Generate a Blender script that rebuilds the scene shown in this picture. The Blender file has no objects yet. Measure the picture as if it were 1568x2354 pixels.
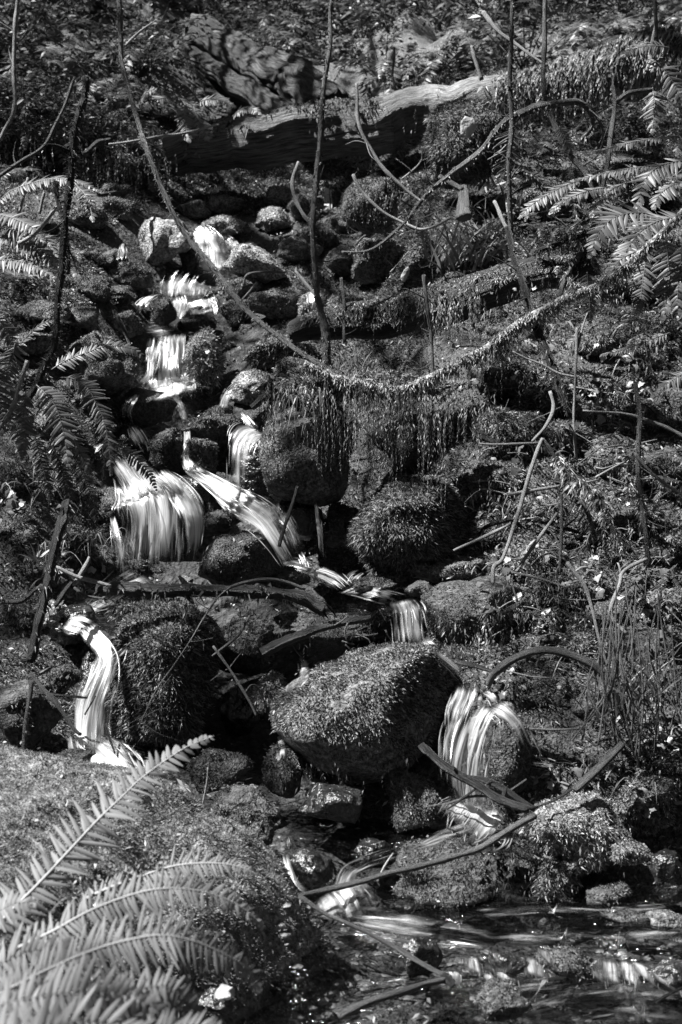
import bpy, math, random
import numpy as np
from mathutils import Vector, Matrix
from mathutils.bvhtree import BVHTree

scene = bpy.context.scene
COL = scene.collection
R = math.radians

# ------------------------------------------------------------------ camera
CAM_Z, PITCH, LENS, SENS = 1.4, -5.0, 50.0, 36.0
cam_data = bpy.data.cameras.new('camera')
cam = bpy.data.objects.new('camera', cam_data)
COL.objects.link(cam)
cam.location = (0, 0, CAM_Z)
cam.rotation_euler = (R(90 + PITCH), 0, 0)
cam_data.sensor_fit = 'VERTICAL'
cam_data.sensor_height = SENS
cam_data.lens = LENS
cam_data.clip_start = 0.05
cam_data.clip_end = 400
cam_data.dof.use_dof = True
cam_data.dof.focus_distance = 4.9
cam_data.dof.aperture_fstop = 5.0
scene.camera = cam

# ------------------------------------------------------------------ world, sun, exposure
SUN_TO = Vector((-0.52, -0.10, 0.85)).normalized()      # direction towards the sun
elev = math.asin(SUN_TO.z)
azim = math.atan2(SUN_TO.x, SUN_TO.y)
world = bpy.data.worlds.new('World')
scene.world = world
world.use_nodes = True
wn, wl = world.node_tree.nodes, world.node_tree.links
wn.clear()
wo = wn.new('ShaderNodeOutputWorld')
bg = wn.new('ShaderNodeBackground')
sky = wn.new('ShaderNodeTexSky')
sky.sky_type = 'NISHITA'
sky.sun_disc = False
sky.sun_elevation = elev
sky.sun_rotation = azim
bw = wn.new('ShaderNodeRGBToBW')                        # a black and white photograph
wl.new(sky.outputs[0], bw.inputs[0])
wl.new(bw.outputs[0], bg.inputs['Color'])
bg.inputs['Strength'].default_value = 0.05
wl.new(bg.outputs[0], wo.inputs['Surface'])

sun_data = bpy.data.lights.new('sun', 'SUN')
sun_data.energy = 5.0
sun_data.angle = R(0.6)
sun_data.color = (1, 1, 1)
sun = bpy.data.objects.new('sun', sun_data)
COL.objects.link(sun)
sun.location = (-7.5, -1.5, 12.5)
sun.rotation_euler = (-SUN_TO).to_track_quat('-Z', 'Y').to_euler()

scene.view_settings.view_transform = 'Standard'
scene.view_settings.look = 'None'
scene.view_settings.gamma = 1
scene.view_settings.use_curve_mapping = False
scene.view_settings.exposure = 1.9
scene.render.engine = 'CYCLES'
scene.cycles.max_bounces = 5
scene.cycles.diffuse_bounces = 2
scene.cycles.glossy_bounces = 2
scene.cycles.transmission_bounces = 3
scene.cycles.transparent_max_bounces = 12
scene.cycles.use_denoising = True

# ------------------------------------------------------------------ helpers: numbers
rng = np.random.default_rng(7)
random.seed(7)
FPX = 2354 * LENS / SENS
CP, SP = math.cos(R(PITCH)), math.sin(R(PITCH))

def rays(u, v):
    """Direction (per unit of world y) of the sight line through the photograph's point (u, v)."""
    u = np.asarray(u, float); v = np.asarray(v, float)
    a = (u - 784) / FPX
    b = -(v - 1177) / FPX
    dy = CP - b * SP
    dz = SP + b * CP
    return a / dy, dz / dy

def P(u, v, y):
    rx, rz = rays(u, v)
    return np.array([float(rx) * y, y, CAM_Z + float(rz) * y])

def project(p):
    """World points (N,3) -> (u, v)."""
    x, y, z = p[:, 0], p[:, 1], p[:, 2] - CAM_Z
    f = y * CP + z * SP
    up = -y * SP + z * CP
    return 784 + x / f * FPX, 1177 - up / f * FPX

def _h(ix, iy, iz):
    n = (ix.astype(np.int64) * 374761393 + iy.astype(np.int64) * 668265263 + iz.astype(np.int64) * 1274126177) & 0xffffffff
    n = ((n ^ (n >> 13)) * 1274126177) & 0xffffffff
    n = n ^ (n >> 16)
    return (n & 0xffff) / 32767.5 - 1.0

def vnoise(p):
    i = np.floor(p).astype(np.int64); f = p - i
    f = f * f * (3 - 2 * f)
    r = 0
    for a in (0, 1):
        for b in (0, 1):
            for c in (0, 1):
                w = (f[:, 0] if a else 1 - f[:, 0]) * (f[:, 1] if b else 1 - f[:, 1]) * (f[:, 2] if c else 1 - f[:, 2])
                r = r + w * _h(i[:, 0] + a, i[:, 1] + b, i[:, 2] + c)
    return r

def fbm(p, octv=3):
    r, a, s = 0, 1.0, 1.0
    for k in range(octv):
        r = r + a * vnoise(p * s + 17.3 * k); a *= .5; s *= 2.03
    return r

def sstep(a, b, x):
    t = np.clip((x - a) / (b - a), 0, 1)
    return t * t * (3 - 2 * t)

# ------------------------------------------------------------------ terrain heights
PY = [-40, -10, 1.0, 2.0, 3.0, 3.85, 4.15, 4.5, 4.95, 5.25, 5.45, 5.75, 6.1, 6.4, 7.1, 7.8, 8.3, 9.0, 11., 14., 20., 60.]
PZ = [-.9, -.5, -.2, -.16, -.13, -.10, .08, .30, .52, .60, .78, 1.0, 1.24, 1.5, 2.02, 2.36, 2.55, 3.0, 3.95, 5.1, 8.2, 24.]
MX = [-9, -3, -1.6, -.84, -.486, -.304, -.143, -.06, .05, .25]
MZ = [1.1, .9, .62, .47, .42, .30, .17, .02, -.16, -.3]

def height(x, y):
    x = np.asarray(x, float); y = np.asarray(y, float)
    sh = 0.55 * sstep(.05, .55, x) * sstep(3.9, 4.5, y) + 0.35 * sstep(-.75, -1.25, x) * sstep(3.9, 4.6, y)
    sh = sh + .35 * sstep(.9, 2.5, np.abs(x)) * sstep(3.6, 4.4, y)
    z = np.interp(y + sh, PY, PZ)
    z = z + .5 * sstep(1.2, 5, np.abs(x)) * sstep(3.2, 5, y)
    # right bank of the pool
    z = np.maximum(z, np.interp(x - .25 * (4.2 - y), [.9, 1.25, 1.8, 4], [-.4, .05, .4, 1.0]) * sstep(1.5, 3.0, y) - .02)
    # mossy mound on the near left
    xs = x - np.interp(y, [1, 2.4, 3.0, 3.5, 4.5], [-.62, -.52, -.30, 0, .05])
    m = np.interp(xs, MX, MZ) - .45 * sstep(3.5, 3.95, y)
    cu = np.stack([x * 9, y * 9, 0 * x], -1).reshape(-1, 3)
    m = m + (.022 * np.abs(vnoise(cu)) + .012 * vnoise(cu * 2.7)).reshape(x.shape)
    z = np.maximum(z, m)
    p = np.stack([x, y, 0 * x], -1).reshape(-1, 3)
    nz = fbm(p * 2.6, 4).reshape(x.shape)
    amp = np.interp(y, [2, 3.8, 4.6, 8, 10, 20], [.015, .02, .035, .05, .12, .3])
    # creek channel
    cx = np.interp(y, [3.6, 4.3, 4.9, 5.4, 6.0, 7.0, 8], [.3, -.1, -.35, -.55, -.65, -.75, -.6])
    z = z - .17 * np.exp(-((x - cx) / .36) ** 2) * sstep(4, 4.6, y) * sstep(8.3, 7.6, y)
    return z + amp * nz

def ground_y(u, v, y0=1.6, y1=30):
    rx, rz = rays(u, v)
    ys = np.concatenate([np.arange(y0, 10, .01), np.arange(10, y1, .05)])
    d = CAM_Z + rz * ys - height(rx * ys, ys)
    k = np.argmax(d < 0) if (d < 0).any() else len(ys) - 1
    return float(ys[k])

SURF = {'v': [], 'f': [], 'n': 0, 'bvh': None}
def surf_add(V, F):
    SURF['v'].append(V); SURF['f'].append(F + SURF['n']); SURF['n'] += len(V); SURF['bvh'] = None

def surf_y(u, v, maxy=40):
    """World y of the first thing (ground or rock) on the sight line through (u, v)."""
    if SURF['bvh'] is None and SURF['v']:
        SURF['bvh'] = BVHTree.FromPolygons(np.concatenate(SURF['v']).tolist(), np.concatenate(SURF['f']).tolist(), all_triangles=True)
    y = ground_y(u, v)
    if SURF['bvh'] is not None:
        rx, rz = rays(u, v)
        d = Vector((float(rx), 1, float(rz)))
        hit = SURF['bvh'].ray_cast(Vector((0, 0, CAM_Z)) + d * 1.2, d.normalized(), 60)
        if hit[0] is not None:
            y = min(y, hit[0].y)
    return y

def S(u, v, y=0.03):
    """Point on the sight line: y < 1 is a distance in front of what stands there, y >= 1 a world y."""
    if y < 1:
        y = surf_y(u, v) - y
    return P(u, v, y)

def spline(pts, n):
    """Catmull-Rom through (k, d) rows."""
    p = np.asarray(pts, float)
    p = np.vstack([2 * p[0] - p[1], p, 2 * p[-1] - p[-2]])
    k = len(p) - 3
    t = np.linspace(0, k - 1e-9, n)
    i = t.astype(int); f = (t - i)[:, None]
    a, b, c, d = p[i], p[i + 1], p[i + 2], p[i + 3]
    return .5 * (2 * b + (c - a) * f + (2 * a - 5 * b + 4 * c - d) * f ** 2 + (3 * b - a - 3 * c + d) * f ** 3)

# ------------------------------------------------------------------ helpers: objects
ORG = {}
def mesh_np(name, V, F, uv=None, smooth=False):
    me = bpy.data.meshes.new(name)
    V = np.ascontiguousarray(V, np.float32); F = np.ascontiguousarray(F, np.int32)
    k = F.shape[1]
    me.vertices.add(len(V)); me.vertices.foreach_set('co', V.ravel())
    me.loops.add(F.size); me.loops.foreach_set('vertex_index', F.ravel())
    me.polygons.add(len(F))
    me.polygons.foreach_set('loop_start', np.arange(0, F.size, k, dtype=np.int32))
    if smooth:
        me.polygons.foreach_set('use_smooth', np.ones(len(F), bool))
    if uv is not None:
        l = me.uv_layers.new(name='UVMap')
        l.data.foreach_set('uv', np.ascontiguousarray(uv[F.ravel()], np.float32).ravel())
    me.update(calc_edges=True)
    return me

def tag(o, label=None, cat=None, group=None, kind=None):
    if label: o['label'] = label
    if cat: o['category'] = cat
    if group: o['group'] = group
    if kind: o['kind'] = kind
    return o

def put(name, V, F, m, parent=None, origin=None, uv=None, smooth=False, **kw):
    """Link one mesh object given world-space vertices."""
    if origin is None:
        origin = ORG[parent.name] if parent is not None else V.mean(0)
    origin = np.asarray(origin, float)
    o = bpy.data.objects.new(name, mesh_np(name, V - origin, F, uv, smooth))
    o.data.materials.append(m)
    COL.objects.link(o)
    ORG[o.name] = origin
    if parent is not None:
        o.parent = parent
        o.location = origin - ORG[parent.name]
    else:
        o.location = origin
    return tag(o, **kw)

def empty(name, loc, **kw):
    o = bpy.data.objects.new(name, None)
    COL.objects.link(o); o.location = loc; ORG[o.name] = np.asarray(loc, float)
    o.empty_display_size = .05
    return tag(o, **kw)

# ------------------------------------------------------------------ materials
def node(nt, t, **kw):
    n = nt.nodes.new(t)
    for k, v in kw.items():
        setattr(n, k, v)
    return n

def ramp_link(nt, src, lo, hi, fmin=0.0, fmax=1.0):
    mr = node(nt, 'ShaderNodeMapRange')
    mr.inputs['From Min'].default_value = fmin; mr.inputs['From Max'].default_value = fmax
    mr.inputs['To Min'].default_value = lo; mr.inputs['To Max'].default_value = hi
    nt.links.new(src, mr.inputs['Value'])
    return mr.outputs[0]

def leafy(name, lo, hi, rough=.5, spec=.35, transl=.25, power=1.0):
    """Leaves and moss: a tone of its own for every blade, some light let through."""
    m = bpy.data.materials.new(name); m.use_nodes = True
    nt = m.node_tree; nt.nodes.clear()
    out = node(nt, 'ShaderNodeOutputMaterial')
    geo = node(nt, 'ShaderNodeNewGeometry')
    src = geo.outputs['Random Per Island']
    if power != 1:
        mp = node(nt, 'ShaderNodeMath', operation='POWER'); mp.inputs[1].default_value = power
        nt.links.new(src, mp.inputs[0]); src = mp.outputs[0]
    c = ramp_link(nt, src, lo, hi)
    b = node(nt, 'ShaderNodeBsdfPrincipled')
    b.inputs['Roughness'].default_value = rough
    b.inputs['Specular IOR Level'].default_value = spec
    nt.links.new(c, b.inputs['Base Color'])
    if transl > 0:
        t = node(nt, 'ShaderNodeBsdfTranslucent'); nt.links.new(c, t.inputs['Color'])
        mx = node(nt, 'ShaderNodeMixShader'); mx.inputs[0].default_value = transl
        nt.links.new(b.outputs[0], mx.inputs[1]); nt.links.new(t.outputs[0], mx.inputs[2])
        nt.links.new(mx.outputs[0], out.inputs['Surface'])
    else:
        nt.links.new(b.outputs[0], out.inputs['Surface'])
    return m

def solid(name, lo, hi, scale=8, rough=.5, spec=.4, bump=.4, coord='Object', stretch=(1, 1, 1), detail=6, bscale=None, fmin=.38, fmax=.64, dist=.02):
    """Bark, stone, soil: noise for tone and fine relief."""
    m = bpy.data.materials.new(name); m.use_nodes = True
    nt = m.node_tree; nt.nodes.clear()
    out = node(nt, 'ShaderNodeOutputMaterial')
    tc = node(nt, 'ShaderNodeTexCoord')
    mp = node(nt, 'ShaderNodeMapping'); mp.inputs['Scale'].default_value = stretch
    nt.links.new(tc.outputs[coord], mp.inputs['Vector'])
    n1 = node(nt, 'ShaderNodeTexNoise'); n1.inputs['Scale'].default_value = scale; n1.inputs['Detail'].default_value = detail
    n1.inputs['Roughness'].default_value = .65
    nt.links.new(mp.outputs[0], n1.inputs['Vector'])
    b = node(nt, 'ShaderNodeBsdfPrincipled')
    b.inputs['Specular IOR Level'].default_value = spec
    n3 = node(nt, 'ShaderNodeTexNoise'); n3.inputs['Scale'].default_value = scale * .45; n3.inputs['Detail'].default_value = 3
    nt.links.new(tc.outputs['Object'], n3.inputs['Vector'])
    mm = node(nt, 'ShaderNodeMath', operation='MULTIPLY')
    nt.links.new(ramp_link(nt, n1.outputs['Fac'], lo, hi, fmin, fmax), mm.inputs[0])
    nt.links.new(ramp_link(nt, n3.outputs['Fac'], .45, 1.25, .35, .65), mm.inputs[1])
    nt.links.new(mm.outputs[0], b.inputs['Base Color'])
    nt.links.new(ramp_link(nt, n1.outputs['Fac'], rough * .75, min(1, rough * 1.25), .3, .7), b.inputs['Roughness'])
    n2 = node(nt, 'ShaderNodeTexNoise'); n2.inputs['Scale'].default_value = bscale or scale * 3; n2.inputs['Detail'].default_value = 5
    nt.links.new(mp.outputs[0], n2.inputs['Vector'])
    bp = node(nt, 'ShaderNodeBump'); bp.inputs['Strength'].default_value = bump; bp.inputs['Distance'].default_value = dist
    nt.links.new(n2.outputs['Fac'], bp.inputs['Height'])
    nt.links.new(bp.outputs[0], b.inputs['Normal'])
    nt.links.new(b.outputs[0], out.inputs['Surface'])
    return m

def falling_water(name, dens=.5, white=.66, across=9.0, along=1.1):
    """Silky falling water: white strands along the flow, clear wet film between them."""
    m = bpy.data.materials.new(name); m.use_nodes = True
    nt = m.node_tree; nt.nodes.clear(); L = nt.links.new
    out = node(nt, 'ShaderNodeOutputMaterial')
    uv = node(nt, 'ShaderNodeUVMap')
    sep = node(nt, 'ShaderNodeSeparateXYZ'); L(uv.outputs[0], sep.inputs[0])
    def nz(ax, al, det, off):
        mp = node(nt, 'ShaderNodeMapping'); mp.inputs['Scale'].default_value = (ax, al, 1); mp.inputs['Location'].default_value = (off, off, 0)
        L(uv.outputs[0], mp.inputs['Vector'])
        n = node(nt, 'ShaderNodeTexNoise'); n.inputs['Scale'].default_value = 1; n.inputs['Detail'].default_value = det; n.inputs['Roughness'].default_value = .6
        n.inputs['Distortion'].default_value = .25
        L(mp.outputs[0], n.inputs['Vector']); return n.outputs['Fac']
    a = nz(across * 10, along * 4, 4, 3.1)      # uv.x is metres across, uv.y metres along
    b = nz(across * 2.2, along * 2.2, 3, 9.7)
    c = nz(across * 28, along * 7, 3, 5.3)
    add = node(nt, 'ShaderNodeMath', operation='ADD'); L(a, add.inputs[0]); L(b, add.inputs[1])
    # the sheet breaks into strands towards its edges and its foot (second map)
    e = node(nt, 'ShaderNodeUVMap'); e.uv_map = 'Edge'
    se = node(nt, 'ShaderNodeSeparateXYZ'); L(e.outputs[0], se.inputs[0])
    e1 = node(nt, 'ShaderNodeMath', operation='MULTIPLY_ADD'); L(se.outputs[0], e1.inputs[0]); e1.inputs[1].default_value = .62; e1.inputs[2].default_value = -.62
    ad2 = node(nt, 'ShaderNodeMath', operation='ADD'); L(add.outputs[0], ad2.inputs[0]); L(e1.outputs[0], ad2.inputs[1])
    c1 = node(nt, 'ShaderNodeMath', operation='MULTIPLY_ADD'); L(c, c1.inputs[0]); c1.inputs[1].default_value = .62; L(ad2.outputs[0], c1.inputs[2])
    mul = node(nt, 'ShaderNodeMapRange'); L(c1.outputs[0], mul.inputs['Value']); mul.inputs['From Min'].default_value = 1.26 - dens * .6; mul.inputs['From Max'].default_value = 2.05 - dens * .6
    mul.interpolation_type = 'SMOOTHSTEP'; mul.inputs['To Max'].default_value = .88
    foam = node(nt, 'ShaderNodeBsdfDiffuse'); foam.inputs['Color'].default_value = (white, white, white, 1)
    tl = node(nt, 'ShaderNodeBsdfTranslucent'); tl.inputs['Color'].default_value = (white, white, white, 1)
    m1 = node(nt, 'ShaderNodeMixShader'); m1.inputs[0].default_value = .35
    L(foam.outputs[0], m1.inputs[1]); L(tl.outputs[0], m1.inputs[2])
    gl = node(nt, 'ShaderNodeBsdfGlossy'); gl.inputs['Roughness'].default_value = .38; gl.inputs['Color'].default_value = (.6, .6, .6, 1)
    tr = node(nt, 'ShaderNodeBsdfTransparent'); tr.inputs['Color'].default_value = (.8, .8, .8, 1)
    fr = node(nt, 'ShaderNodeFresnel'); fr.inputs['IOR'].default_value = 1.33
    bp = node(nt, 'ShaderNodeBump'); bp.inputs['Strength'].default_value = .25; bp.inputs['Distance'].default_value = .012
    L(add.outputs[0], bp.inputs['Height'])
    for x in (gl, fr, foam, tl):
        L(bp.outputs[0], x.inputs['Normal'])
    fe = node(nt, 'ShaderNodeMath', operation='MULTIPLY'); L(fr.outputs[0], fe.inputs[0]); L(se.outputs[0], fe.inputs[1])
    m2 = node(nt, 'ShaderNodeMixShader'); L(fe.outputs[0], m2.inputs[0]); L(tr.outputs[0], m2.inputs[1]); L(gl.outputs[0], m2.inputs[2])
    m3 = node(nt, 'ShaderNodeMixShader'); L(mul.outputs[0], m3.inputs[0]); L(m2.outputs[0], m3.inputs[1]); L(m1.outputs[0], m3.inputs[2])
    L(m3.outputs[0], out.inputs['Surface'])
    return m

def pool_water(name):
    """Clear running water: mirror at the surface, dark bed showing through, rippled."""
    m = bpy.data.materials.new(name); m.use_nodes = True
    nt = m.node_tree; nt.nodes.clear(); L = nt.links.new
    out = node(nt, 'ShaderNodeOutputMaterial')
    tc = node(nt, 'ShaderNodeTexCoord')
    mp = node(nt, 'ShaderNodeMapping'); mp.inputs['Scale'].default_value = (1, 1.6, 1)
    L(tc.outputs['Object'], mp.inputs['Vector'])
    n = node(nt, 'ShaderNodeTexNoise'); n.inputs['Scale'].default_value = 9; n.inputs['Detail'].default_value = 4; n.inputs['Distortion'].default_value = .6
    L(mp.outputs[0], n.inputs['Vector'])
    bp = node(nt, 'ShaderNodeBump'); bp.inputs['Strength'].default_value = .9; bp.inputs['Distance'].default_value = .06
    L(n.outputs['Fac'], bp.inputs['Height'])
    gl = node(nt, 'ShaderNodeBsdfGlossy'); gl.inputs['Roughness'].default_value = .10; gl.inputs['Color'].default_value = (.95, .95, .95, 1)
    tr = node(nt, 'ShaderNodeBsdfTransparent'); tr.inputs['Color'].default_value = (.72, .72, .72, 1)
    fr = node(nt, 'ShaderNodeFresnel'); fr.inputs['IOR'].default_value = 1.4
    L(bp.outputs[0], gl.inputs['Normal']); L(bp.outputs[0], fr.inputs['Normal'])
    m2 = node(nt, 'ShaderNodeMixShader'); L(fr.outputs[0], m2.inputs[0]); L(tr.outputs[0], m2.inputs[1]); L(gl.outputs[0], m2.inputs[2])
    L(m2.outputs[0], out.inputs['Surface'])
    return m

M = {}
M['soil'] = solid('soil', .006, .07, scale=60, rough=.75, spec=.25, bump=.9, bscale=40, dist=.03)
M['stone'] = solid('mossy stone', .010, .045, scale=10, rough=.5, spec=.4, bump=.9, bscale=45, dist=.02)
M['wet'] = solid('wet stone', .008, .03, scale=9, rough=.28, spec=.6, bump=1.0, bscale=38, dist=.02)
M['pale_stone'] = solid('pale stone', .2, .42, scale=12, rough=.6, spec=.3, bump=.6)
for nm_, lo_, hi_ in (('p', .03, .42), ('m', .012, .2), ('d', .008, .10), ('g', .012, .16), ('h', .02, .24)):  # p is the sunlit tone, brightness put into the colour
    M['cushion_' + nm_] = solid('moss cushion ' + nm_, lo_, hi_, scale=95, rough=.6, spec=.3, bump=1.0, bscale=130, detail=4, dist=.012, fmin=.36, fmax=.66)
M['moss'] = leafy('moss', .02, .32, rough=.5, spec=.3, power=2.0)
M['moss_dark'] = leafy('dark moss', .010, .16, rough=.42, spec=.4, power=2.2)
M['moss_pale_lit'] = leafy('pale moss', .07, .52, rough=.55, spec=.25, power=1.5)  # used mostly where moss is sunlit, so its albedo carries that light
M['moss_mound'] = leafy('mound moss', .045, .32, rough=.6, spec=.2, power=1.5)
M['moss_dry'] = leafy('dry pale moss', .12, .45, rough=.55, spec=.25)
M['fern'] = leafy('fern', .07, .16, rough=.45, spec=.35, transl=.3)
M['fern_front'] = leafy('near fern', .14, .23, rough=.6, spec=.25, transl=.35)
M['wood'] = leafy('dark boughs', .02, .06, rough=.6, spec=.2, transl=.15)
M['fern_rib'] = leafy('fern midrib', .22, .28, rough=.6, spec=.2, transl=0)
M['fern_dark'] = leafy('dark fern', .035, .09, rough=.5, spec=.35, transl=.3)
M['fern_pale'] = leafy('pale fern', .07, .19, rough=.45, spec=.4, transl=.35)
M['leaf'] = leafy('broad leaf', .08, .34, rough=.4, spec=.45, transl=.3)
M['grass'] = leafy('grass', .04, .22, rough=.45, spec=.35, transl=.3)
M['straw'] = leafy('dry stalks', .05, .30, rough=.5, spec=.3, transl=.1)
M['bark'] = solid('dark bark', .008, .06, scale=5, rough=.6, spec=.35, bump=1.0, coord='UV', stretch=(14, 3, 1), dist=.02)
M['bark_wet'] = solid('wet bark', .012, .14, scale=5, rough=.45, spec=.4, bump=1.0, coord='UV', stretch=(10, 3, 1), dist=.02)
M['bark_mid'] = solid('grey bark', .03, .26, scale=6, rough=.6, spec=.3, bump=1.0, coord='UV', stretch=(10, 6, 1), dist=.015)
M['bark_old'] = solid('old weathered bark', .008, .17, scale=5, rough=.7, spec=.2, bump=1.0, coord='UV', stretch=(16, 1.5, 1), dist=.03)
M['bark_log'] = solid('rotting log', .02, .26, scale=5, rough=.55, spec=.35, bump=1.0, coord='UV', stretch=(22, 1.6, 1), dist=.03)
M['bark_pale'] = solid('pale bare wood', .05, .26, scale=6, rough=.55, spec=.3, bump=.9, coord='UV', stretch=(10, 2, 1), dist=.015)
M['twig'] = solid('twig', .02, .2, scale=12, rough=.55, spec=.35, bump=.6, coord='UV', stretch=(2, 12, 1))
M['twig_pale'] = solid('pale twig', .08, .34, scale=12, rough=.55, spec=.35, bump=.5, coord='UV', stretch=(2, 12, 1))
M['pebble'] = solid('stream pebble', .05, .3, scale=14, rough=.5, spec=.4, bump=.5)
M['water'] = pool_water('pool water')
M['fall'] = falling_water('falling water', .58)
M['fall_thin'] = falling_water('thin falling water', .44, across=7)
M['film'] = falling_water('thin water and light streaks', .12, across=5, along=1.6)  # rapids, plus ripple light laid on the pool as pale streaks
M['fall_full'] = falling_water('full falling water', .75)
# ------------------------------------------------------------------ ground
def axis(segs):
    out = []
    for a, b, n in segs:
        out += list(np.linspace(a, b, n, endpoint=False))
    return np.array(out + [segs[-1][1]])

gx = axis([(-40, -6, 14), (-6, -1.6, 60), (-1.6, 1.6, 130), (1.6, 6, 60), (6, 40, 14)])
gy = axis([(-20, 1.5, 12), (1.5, 8.6, 220), (8.6, 16, 90), (16, 60, 24)])
GX, GY = np.meshgrid(gx, gy)
GZ = height(GX, GY)
GV = np.stack([GX, GY, GZ], -1).reshape(-1, 3)
nx = len(gx)
i = (np.arange(len(gy) - 1)[:, None] * nx + np.arange(nx - 1)[None]).ravel()
GF = np.concatenate([np.stack([i, i + 1, i + nx + 1], -1), np.stack([i, i + nx + 1, i + nx], -1)])
ground = put('ground', GV, GF, M['soil'], origin=(0, 0, 0), smooth=True, kind='structure',
             label='dark earth of the steep forest slope under the moss')

# the ground is moss on the banks and bare dark earth along the creek
ground.data.materials.append(M['cushion_g']); ground.data.materials.append(M['cushion_h']); ground.data.materials.append(M['cushion_d'])
fc = GV[GF].mean(1)
cxg = np.interp(fc[:, 1], [3.6, 4.3, 4.9, 5.4, 6.0, 7.0, 8], [.3, -.1, -.35, -.55, -.65, -.75, -.6])
bank = (fc[:, 1] > 3.9) & (np.abs(fc[:, 0] - cxg) > .40 + .15 * vnoise(fc * 3))
mnd = (fc[:, 1] <= 3.95) & (fc[:, 0] < .15) & (fc[:, 2] > -.01)
mi = np.where(mnd & (fc[:, 1] > 2.95), 2, np.where(bank & (fc[:, 1] < 8.5), 3, np.where(bank | mnd, 1, 0))).astype(np.int32)  # mound darker under ferns, banks dark for gaps: shade put into colour
ground.data.polygons.foreach_set('material_index', mi)

# ------------------------------------------------------------------ moss
def tri_sample(V, F, n):
    a, b, c = V[F[:, 0]], V[F[:, 1]], V[F[:, 2]]
    nrm = np.cross(b - a, c - a); ar = np.linalg.norm(nrm, axis=1)
    w = ar / ar.sum()
    k = rng.choice(len(F), n, p=w)
    r1, r2 = np.sqrt(rng.random(n)), rng.random(n)
    p = (1 - r1)[:, None] * a[k] + (r1 * (1 - r2))[:, None] * b[k] + (r1 * r2)[:, None] * c[k]
    return p, nrm[k] / (ar[k][:, None] + 1e-12)

def area(V, F):
    return .5 * np.linalg.norm(np.cross(V[F[:, 1]] - V[F[:, 0]], V[F[:, 2]] - V[F[:, 0]]), axis=1).sum()

def unit(a):
    return a / (np.linalg.norm(a, axis=-1, keepdims=True) + 1e-12)

def blades(p, d, L, W, droop=.25, two=True, nr=None):
    """Small pointed leaves: p base, d direction."""
    n = len(p)
    d = unit(d)
    s = unit(np.cross(d, rng.normal(size=(n, 3)) if nr is None else nr * 1.2 + .8 * rng.normal(size=(n, 3))))
    L = L[:, None]; W = W[:, None]
    tip = p + d * L; tip[:, 2] -= droop * L[:, 0]
    mid = p + d * L * .45
    if two:
        V = np.stack([p, mid + s * W * .5, tip, mid - s * W * .5], 1).reshape(-1, 3)
        b = np.arange(n)[:, None] * 4
        F = np.concatenate([b + [0, 1, 2], b + [0, 2, 3]], 0)
    else:
        V = np.stack([p - s * W * .5, p + s * W * .5, tip], 1).reshape(-1, 3)
        F = np.arange(n)[:, None] * 3 + [0, 1, 2]
    return V, F

def in_view(p, margin=60):
    u, v = project(p)
    return (u > -margin) & (u < 1568 + margin) & (v > -margin) & (v < 2354 + margin) & (p[:, 1] > .8)

def moss_cloud(V, F, dens=26000, length=.018, width=.0048, up=.25, minz=-.35, jitter=.75, clump=0.0, droop=.3, back=-.35, two=True, patch=None, fine=1.0):
    n = int(area(V, F) * dens)
    p, nr = tri_sample(V, F, n)
    view = unit(np.array([0, 0, CAM_Z]) - p)
    keep = in_view(p) & (nr[:, 2] > minz + .25 * rng.normal(size=len(p)) * .6) & ((nr * view).sum(1) > back)
    if patch is not None:
        keep &= fbm(p * patch[0], 3) > patch[1]
    p, nr = p[keep], nr[keep]
    if len(p) < 3:
        return None
    sc = np.clip((p[:, 1] / 4.8) ** .35, .55, 2.5) * fine
    if clump:
        cl = 1 + clump * vnoise(p * 38)
    else:
        cl = 1
    d = nr + jitter * rng.normal(size=p.shape) + np.array([0, 0, up])
    L = length * sc * (.55 + .9 * rng.random(len(p))) * cl
    W = width * sc * (.6 + .8 * rng.random(len(p)))
    return blades(p - nr * .003, d, L, W, droop, two, nr * .7 + np.array([0, 0, .5]))

# ------------------------------------------------------------------ rocks
ICO = {}
def ico(level):
    if level not in ICO:
        import bmesh
        bm = bmesh.new(); bmesh.ops.create_icosphere(bm, subdivisions=level, radius=1)
        bm.verts.ensure_lookup_table()
        V = np.array([v.co[:] for v in bm.verts]); F = np.array([[v.index for v in f.verts] for f in bm.faces])
        bm.free(); ICO[level] = (V, F)
    return ICO[level]

def rock_shape(rx, ry, rz, seed, level=4, box=2.5, cuts=6, rough=.09, turn=None):
    g = np.random.default_rng(seed)
    D, F = ico(level)
    p = D / ((np.abs(D) ** box).sum(1) ** (1 / box))[:, None]
    for k in range(cuts):
        n = g.normal(size=3); n /= np.linalg.norm(n)
        o = g.uniform(.56, .88)
        t = p @ n - o
        p = p - np.where(t > 0, t, 0)[:, None] * n * .9
    p = p * (1 + rough * 2.0 * fbm(D * 1.3 + seed * 3.7, 2) + rough * .7 * fbm(D * 4.5 + seed, 3))[:, None]
    p = p / np.abs(p).max(0)
    a = g.uniform(-.5, .5) if turn is None else turn
    c, s = math.cos(a), math.sin(a)
    p = np.stack([p[:, 0] * c - p[:, 1] * s, p[:, 0] * s + p[:, 1] * c, p[:, 2]], -1)
    p = p / np.abs(p[:, [0, 2]]).max(0)[[0, 0, 1]]
    return p * [rx, ry, rz], F

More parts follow.
